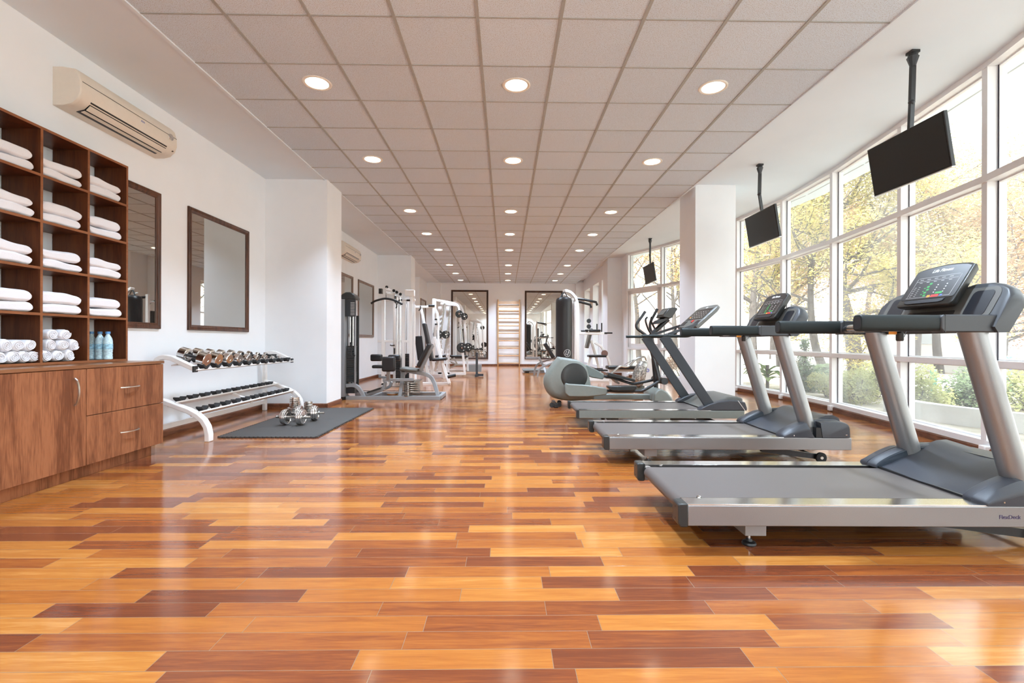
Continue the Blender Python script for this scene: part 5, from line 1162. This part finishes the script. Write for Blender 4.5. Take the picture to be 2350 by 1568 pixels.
wobj('grip', MB().cyl((-1.735, 10.750, 1.771), (-1.593, 10.750, 1.776), .024).cyl((-1.265, 10.500, 0.180), (-1.087, 10.500, 0.225), .035).tube(spline([(-1.905, 10.700, 1.762), (-1.908, 10.700, 1.696), (-1.942, 10.700, 1.658)], 4), .014, 8).cyl((-1.572, 10.800, 1.482), (-1.572, 10.800, 1.448), .03).cyl((-1.567, 10.800, 1.372), (-1.567, 10.800, 1.338), .03), M['black'], pm_)
# ---- smith machine with plates
sm = thing('smith_machine', 'white smith machine rack loaded with black weight plates left of the back mirror', 'weight rack', (-1.0, 13.3, 0))
f = MB(); YS = 13.2
addmb(f, rt([(-1.889, 12.600, 2.091), (-1.889, 12.600, 0.114)], .07, .07)); addmb(f, rt([tuple(p) for p in spline([(-1.919, 12.800, 2.086), (-1.650, 12.800, 2.042), (-1.381, 12.800, 1.991), (-1.280, 12.800, 1.931), (-1.228, 12.800, 1.763), (-1.179, 12.800, 1.090), (-1.078, 12.800, 0.081)], 4)], .06, .06))
addmb(f, rt([tuple(p) for p in spline([(-1.467, 13.600, 2.110), (-1.276, 13.600, 1.980), (-1.181, 13.600, 1.694), (-1.133, 13.600, 1.098), (-1.062, 13.600, 0.121)], 4)], .06, .06))
addmb(f, rt([(-1.767, 13.000, 2.006), (-1.289, 13.000, 1.953)], .06, .05)); addmb(f, rt([(-2.086, 13.000, 0.091), (-1.072, 13.000, 0.085)], .07, .06)); addmb(f, rt([(-2.215, 13.800, 0.129), (-1.078, 13.800, 0.120)], .07, .06))
wobj('frame', f, M['white'], sm, bevel=.004)
tw = MB()
for x0 in (1255, 1350):
    c0 = ((770 + x0 / 5.227 - 1159.4) * 13.0 / 1091.3); tw.box(c0 - .05, c0 + .05, 12.97, 13.03, .08, 1.92)
    for i in range(12):
        z = .35 + .125 * i; tw.bar((c0 + .0, 12.95, z), (c0 + .085, 12.95, z + .06), .02, .02)
wobj('hook_rail', tw, M['white'], sm)
wobj('guide_bar', MB().cyl((-1.640, 12.900, 1.994), (-1.735, 12.900, 1.202), .022).cyl((-1.487, 12.900, 1.927), (-1.645, 12.900, 0.637), .014).cyl((-1.181, 12.700, 1.401), (-1.147, 12.700, 0.866), .02), M['steel'], sm)
def disc(mb, c, r): return mb.lathe([(.025, -.02), (r * .35, -.02), (r * .4, -.01), (r * .86, -.01), (r * .9, -.022), (r, -.015), (r, .015), (r * .9, .022), (r * .86, .01), (r * .4, .01), (r * .35, .02), (.025, .02)], c=c, ax=(-.25, 1, 0), n=32)
names_ = ['upper left plate, in front', 'upper plate behind the front post', 'left middle plate', 'right middle plate', 'largest plate, low on the front post', 'low plate behind the largest one']
for i, (c, r) in enumerate((((-1.232, 12.700, 1.701), .10), ((-1.165, 13.500, 1.677), .10), ((-1.769, 12.500, 1.151), .125), ((-1.613, 12.900, 1.153), .11), ((-1.147, 12.600, 0.801), .135), ((-1.054, 13.500, 0.801), .125))):
    t_ = thing('weight_plate', 'round black weight plate on the smith machine, ' + names_[i], 'weight plate', c, group='black plates on the smith machine')
    obj('disc', disc(MB(), (0, 0, 0), r), M['black'], t_)
    ho = MB()
    for q in range(5):
        a = q * 2 * PI / 5 + .3; ho.lathe([(0, -.0115), (r * .12, -.0115)], c=(math.cos(a) * r * .62, 0, math.sin(a) * r * .62), ax=(0, 1, 0), n=10, cap=False)
    obj('grip_hole', ho, M['print'], t_)
    obj('hub', MB().lathe([(.0, -.05), (.022, -.05), (.022, .05), (0, .05)], ax=(-.25, 1, 0), n=14), mat('copper_hub', (.55, .25, .14), .35, .6) if i in (0, 4) else M['steel'], t_)
for nm_, a_, b_ in (('upper', (-1.213, 12.500, 1.690), (-1.183, 13.700, 1.687)), ('middle', (-1.741, 12.300, 1.148), (-1.638, 13.100, 1.156)), ('low', (-1.129, 12.400, 0.804), (-1.070, 13.700, 0.799))):
    tag(obj('barbell_bar', MB().cyl((0, 0, 0), Vector(b_) - Vector(a_), .013, 12), M['steel'], None, loc=a_), 'steel bar carrying the %s pair of black plates on the smith machine' % nm_, 'bar')
bn2 = thing('weight_bench', 'low black padded weight bench inside the smith machine', 'bench', (-1.0, 13.3, 0))
wobj('pad', MB().bar((-1.655, 13.200, 0.560), (-1.031, 13.200, 0.551), .28, .06).bar((-1.927, 13.000, 0.554), (-1.630, 13.000, 0.571), .28, .06), M['vinyl'], bn2, bevel=.02)
f = MB()
addmb(f, rt([(-1.956, 13.200, 0.478), (-1.031, 13.200, 0.458)], .05, .06)); addmb(f, rt([(-1.655, 13.200, 0.456), (-1.332, 13.200, 0.318), (-1.100, 13.200, 0.330)], .04, .04)); addmb(f, rt([(-1.332, 13.200, 0.330), (-1.598, 13.200, 0.195)], .04, .04)); addmb(f, rt([(-1.424, 13.200, 0.515), (-1.320, 13.200, 0.318)], .04, .04))
addmb(f, rt([(-1.841, 13.200, 0.456), (-2.026, 13.200, 0.200)], .06, .05)); addmb(f, rt([(-1.725, 13.200, 0.456), (-1.725, 13.200, 0.167)], .05, .05))
wobj('frame', f, M['steel'], bn2)
wobj('end_post', MB().box(-.815, -.755, 13.15, 13.25, .02, .66).bar((-.79, 12.95, .03), (-.79, 13.5, .03), .07, .06).bar((-.785, 13.2, .04), (-.60, 13.2, .04), .06, .06), M['flat'], bn2)
wobj('weight_box', MB().box(-1.10, -.68, 13.6, 13.8, .10, .30), M['silver'], bn2)
# ================================================================ OUTSIDE
M['bark'] = mat('tree_bark', (.115, .095, .085), .9, var=.35, scale=9, bump=.8, stretch=(1, 1, .2))
M['lawn'] = mat('lawn_and_leaves', (.42, .37, .30), .95, var=.30, scale=2.2, spec=.1)
M['pave'] = mat('pale_paving', (.62, .59, .58), .9, var=.10, scale=1.2)
M['outwhite'] = mat('white_render', (.70, .70, .70), .8, var=.02)
Lf = {'gold': leaf_mat('gold_leaves', [(.44, .22, .06), (.66, .40, .13), (.76, .53, .22), (.70, .56, .34)]),
      'lime': leaf_mat('lime_leaves', [(.24, .26, .07), (.46, .44, .13), (.66, .57, .20), (.64, .50, .18)]),
      'green': leaf_mat('green_leaves', [(.08, .12, .06), (.13, .20, .09), (.24, .32, .16)]),
      'shrub': leaf_mat('shrub_leaves', [(.20, .24, .08), (.38, .40, .15), (.58, .55, .26)]),
      'pink': leaf_mat('russet_leaves', [(.44, .24, .17), (.60, .36, .26), (.66, .46, .30)])}
GZ = -.10
struct('ground', MB().prism([(2.0, -12), (70, -12), (70, 90), (2.0, 90)], GZ - .1, GZ, 'z').prism([(-10, 19.6), (2.0, 19.6), (2.0, 90), (-10, 90)], GZ - .1, GZ, 'z'), M['lawn'], smooth=False)
struct('ground', MB().prism([(9.5, -12), (14.5, -12), (14.5, 12), (17.5, 45), (12.5, 45), (9.5, 14)], GZ, GZ + .012, 'z'), M['pave'], smooth=False)
struct('wall_outside', MB().prism([(15.6, -6), (15.8, -6), (15.8, 14), (19.4, 60), (19.2, 60), (15.6, 14)], GZ, .42, 'z'), M['outwhite'], smooth=False)
def leafcloud(mb, pts, n, size, rr, spread=1.0):
    """n little leaves scattered round the given (centre, radius) blobs"""
    tot = sum(r ** 2 for c, r in pts)
    for c, r in pts:
        k = max(3, int(n * r * r / tot)); c = Vector(c)
        for _ in range(k):
            while 1:
                v = Vector((rr.uniform(-1, 1), rr.uniform(-1, 1), rr.uniform(-1, 1)))
                if v.length <= 1: break
            p = c + v * r * spread
            a = Vector((rr.gauss(0, 1), rr.gauss(0, 1), rr.gauss(0, 1))).normalized(); b = a.orthogonal().normalized() 
            s = size * rr.uniform(.6, 1.3); w_ = s * .5
            o = len(mb.v)
            mb.v += [tuple(p - a * s), tuple(p + b * w_), tuple(p + a * s), tuple(p - b * w_)]; mb.f.append((o, o + 1, o + 2, o + 3))
    return mb
def tree(label, x, y, h, crown, leaf, n, lean=(0, 0), r0=.16, seed=1, size=.085, fork=.35, blob=.55, name='autumn_tree'):
    rr = random.Random(seed); t = thing(name, label, 'tree', (x, y, GZ), group='autumn trees outside the windows')
    tk = MB(); br = MB(); tips = []
    path = [Vector((0, 0, 0))]; d = Vector((lean[0], lean[1], 1)).normalized()
    for i in range(6):
        d = (d + Vector((rr.gauss(0, .09), rr.gauss(0, .09), .05))).normalized(); path.append(path[-1] + d * h * .78 / 6)
    tk.tube(spline(path, 3), [r0 * (1 - .78 * i / 18) for i in range(19)], 9)
    def grow(p, d, ln, r, lv):
        q = [p]; dd = d.copy()
        for i in range(4):
            dd = (dd + Vector((rr.gauss(0, .22), rr.gauss(0, .22), rr.gauss(.05, .14)))).normalized(); q.append(q[-1] + dd * ln / 4)
        br.tube(q, [r * (1 - .17 * i) for i in range(5)], 5 if lv > 0 else 6)
        if lv < 2:
            for _ in range(3 if lv == 0 else 2):
                k = rr.randint(1, 4); a = Vector((rr.gauss(0, 1), rr.gauss(0, 1), rr.gauss(.25, .6))).normalized()
                grow(q[k], (dd * .7 + a * .8).normalized(), ln * .58, r * .45, lv + 1)
        tips.append((q[-1], blob * rr.uniform(.6, 1.2))); tips.append((q[2], blob * rr.uniform(.35, .8)))
    for i in range(13):
        k = fork + (1 - fork) * i / 13; j = k * (len(path) - 1); a = path[int(j)].lerp(path[min(int(j) + 1, len(path) - 1)], j - int(j))
        q = rr.uniform(0, 2 * PI); up_ = .25 + .5 * k
        grow(a, Vector((math.cos(q), math.sin(q), up_)).normalized(), crown * rr.uniform(.75, 1.15) * (1 - .35 * k), r0 * .36 * (1.1 - .6 * k), 0)
    obj('trunk', tk, M['bark'], t); obj('branches', br, M['bark'], t)
    obj('foliage', leafcloud(MB(), tips, int(n * 2.9), size * .56, rr), Lf[leaf], t, smooth=False)
    return t
tree('big yellow green tree with a dark forked trunk behind the second treadmill', 10.3, 13.8, 9.0, 3.6, 'lime', 15000, (-.02, .02), .22, 3, .075, .18)
tree('leaning tree close beside the big forked tree, trunk tilted left', 9.7, 14.2, 7.0, 2.8, 'lime', 8000, (-.30, .1), .13, 5, .075, .35)
tree('golden tree seen above the third treadmill, through the left bay of the long window', 9.2, 17.5, 9.0, 3.8, 'gold', 15000, (.05, 0), .17, 8, .08, .2)
tree('golden tree between the two hanging televisions', 12.0, 20.5, 10.5, 4.2, 'gold', 15000, (.06, 0), .2, 11, .085, .22)
tree('tall golden tree with a pale double trunk behind the nearest treadmill console', 16.2, 18.6, 9.0, 4.2, 'gold', 14000, (.03, 0), .19, 14, .09, .25)
tree('slim golden tree right of the double trunked tree', 15.0, 16.2, 7.2, 3.0, 'lime', 9000, (.02, 0), .14, 17, .08, .35)
tree('yellow tree at the right edge of the picture', 13.6, 12.9, 6.4, 3.2, 'gold', 13000, (.08, -.05), .15, 21, .075, .25)
tree('far yellow tree filling the gap low between window bars', 20.5, 26.0, 8.5, 4.5, 'gold', 11000, (0, 0), .2, 25, .11, .15, blob=.8)
tree('far green and yellow tree behind the street wall', 17.0, 30.0, 9.0, 5.0, 'lime', 11000, (0, 0), .2, 28, .12, .15, blob=.9)
tree('far russet tree low behind the street wall', 25.0, 24.0, 6.0, 4.0, 'pink', 8000, (0, 0), .2, 33, .12, .12, blob=.9)
tree('far golden tree at the far right behind the street wall', 26.0, 19.0, 7.0, 4.5, 'gold', 9000, (0, 0), .2, 36, .12, .12, blob=.9)
tree('yellow tree high behind the smallest television', 6.8, 24.0, 9.5, 3.6, 'gold', 10000, (-.02, 0), .15, 41, .085, .4)
tree('nearly bare slender tree behind the elliptical trainer', 7.3, 20.0, 7.5, 2.6, 'gold', 1300, (.0, 0), .12, 44, .07, .3, name='bare_tree')
tree('thin bare tree just left of the white pillar', 8.5, 22.0, 8.5, 2.8, 'gold', 2200, (.03, 0), .12, 47, .075, .4, name='bare_tree')
def bush(label, x, y, w_, h, leaf, n, name='shrub', size=.026, seed=1, cone=False, cat='shrub'):
    rr = random.Random(seed); t = thing(name, label, cat, (x, y, GZ), group='garden shrubs outside')
    bl = []
    for i in range(40 if cone else 18):
        k = rr.random() ** (1.4 if cone else 1); a = rr.uniform(0, 2 * PI); rad = w_ / 2 * ((1 - k) if cone else math.sqrt(max(.05, 1 - (k - .4) ** 2 * 1.6))) * rr.uniform(.2, .85)
        bl.append(((math.cos(a) * rad, math.sin(a) * rad, .08 + k * (h - .12)), w_ * (.10 + .14 * ((1 - k) if cone else .8))))
    st = MB()
    for c, r in bl: st.tube([(c[0] * .15, c[1] * .15, 0), (c[0] * .5, c[1] * .5, c[2] * .6), c], .008, 5)
    obj('stems', st, M['bark'], t); obj('foliage', leafcloud(MB(), bl, int(n * 1.8), size * .75, rr), Lf[leaf], t, smooth=False)
    return t
bush('dark green cone shaped evergreen behind the second treadmill', 6.55, 10.3, .75, 1.15, 'green', 3800, 'conical_evergreen', .032, 2, True)
bush('small round dark green bush right of the cone evergreen', 7.55, 11.2, .50, .55, 'green', 2000, 'round_bush', .03, 4)
bush('low olive green bush below the cone evergreen', 6.3, 9.2, .75, .45, 'shrub', 2200, 'shrub', .03, 6)
bush('loose yellow green shrub left of the forked trunk', 6.25, 8.3, .9, .55, 'shrub', 2200, 'shrub', .035, 7)
bush('loose yellow green shrub at the foot of the forked trunk', 7.0, 8.9, 1.0, .6, 'shrub', 2200, 'shrub', .035, 9)
bush('yellow green shrub just left of the white kerb wall', 6.75, 7.65, .95, .62, 'shrub', 2200, 'shrub', .035, 12)
bush('broad green hedge bush at the right edge, under the blue sign', 8.3, 7.4, 1.5, .62, 'shrub', 3600, 'hedge', .035, 15)
bush('green bush behind the white kerb wall', 7.6, 7.6, .9, .55, 'green', 2200, 'shrub', .035, 18)
bush('low russet bush by the far window behind the elliptical trainer', 5.1, 13.6, 1.1, .75, 'pink', 2600, 'shrub', .04, 22)
# broad leaved plant
bp2 = thing('broad_leaf_plant', 'green broad leaved plant outside between the second treadmill uprights', 'plant', (5.95, 10.7, GZ))
lb = MB(); rr = random.Random(9)
for i in range(13):
    a = i * 2.4; ln = rr.uniform(.45, .75); hh = rr.uniform(.35, .95)
    d = Vector((math.cos(a), math.sin(a), 0)); s_ = Vector((-d.y, d.x, 0)); rings = []
    for j in range(7):
        q = j / 6; c = d * ln * q + Vector((0, 0, hh * .5 + hh * .75 * q - 1.0 * hh * q * q * .75)); w_ = .085 * math.sin(PI * min(.97, q * .9 + .08))
        rings.append([c - s_ * w_, c + Vector((0, 0, -.012)), c + s_ * w_])
    lb.loft(rings, cap=False, closed=False)
obj('leaves', lb, leaf_mat('broad_leaf', [(.07, .14, .04), (.13, .22, .07), (.28, .32, .13)]), bp2, smooth=True)
obj('stalk', MB().cyl((0, 0, 0), (0, 0, .55), .035, 10), M['bark'], bp2)
# white kerb wall in the garden
kw = MB(); kp = spline([(6.9, 4.2, 0), (6.25, 5.2, 0), (5.93, 5.9, 0), (5.80, 6.6, 0), (5.95, 7.4, 0)], 5)
kw.loft([[p + Vector((0, 0, GZ)), p + Vector((.16, 0, GZ)), p + Vector((.16, 0, GZ + .235)), p + Vector((0, 0, GZ + .235))] for p in kp])
tag(obj('garden_wall', kw, M['outwhite']), 'low curved white kerb wall in the garden outside the nearest window', 'garden wall')
gp_ = None
M['postgreen'] = mat('green_post_paint', (.13, .33, .24), .6)
for lbp, x, y, z1 in (('taller green garden post among the shrubs behind the kerb wall', 7.30, 8.0, .62), ('short green garden post close to the window mullion', 5.75, 6.8, .16)):
    o = obj('garden_post', MB().lathe([(0, 0), (.045, 0), (.045, z1 - .02), (.03, z1), (0, z1)], n=14), M['postgreen'], None, loc=(x, y, GZ)); tag(o, lbp, 'post', 'green garden posts')
# blue sign
M['signblue'] = mat('sign_blue', (.10, .20, .62), .5)
bs = thing('blue_sign', 'blue sign board with white marks at the right edge behind the hedge', 'sign', (10.62, 10.0, GZ))
obj('board', MB().box(-.20, .20, -.02, .02, .20, .78), M['signblue'], bs, bevel=.01)
obj('leg', MB().box(-.18, -.15, -.015, .015, 0, .22).box(.15, .18, -.015, .015, 0, .22), M['darkmetal'], bs)
mk = MB().bar((-.10, -.023, .74), (-.02, -.023, .62), .035, .004, up=(0, -1, 0)).bar((-.02, -.023, .62), (.06, -.023, .74), .035, .004, up=(0, -1, 0))
for i in range(4): mk.box(-.15, .10 - .03 * i, -.024, -.021, .50 - .05 * i, .515 - .05 * i)
obj('white_marks', mk, M['outwhite'], bs)
# houses far away
hs_ = thing('house', 'far pinkish house with a red roof behind the bare trees', 'house', (14, 46, GZ))
obj('walls', MB().box(-5.0, 6.0, 0, 7, 0, 2.3), mat('pink_render', (.80, .60, .56), .9), hs_, smooth=False)
obj('roof', MB().prism([(-5.4, 2.3), (6.4, 2.3), (4.6, 3.2), (-3.6, 3.2)], -.4, 7.4, 'y'), mat('red_tiles', (.62, .34, .30), .9), hs_, smooth=False)
for i in range(4): obj('window', MB().box(-4.0 + 2.6 * i, -2.9 + 2.6 * i, -.04, .02, .9, 1.9), M['console_g'], hs_)
ph = thing('pavilion', 'far white flat roofed building seen low through the nearest window bay', 'building', (30, 30, GZ))
obj('walls', MB().box(-6, 6, -2, 5, 0, 3.4), M['outwhite'], ph, smooth=False)
for i in range(5): obj('window', MB().box(-5.2 + 2.2 * i, -3.9 + 2.2 * i, -2.04, -1.98, 1.0, 2.4), mat('window_blue_grey', (.45, .52, .58), .3) if i == 0 else bpy.data.materials['window_blue_grey'], ph)
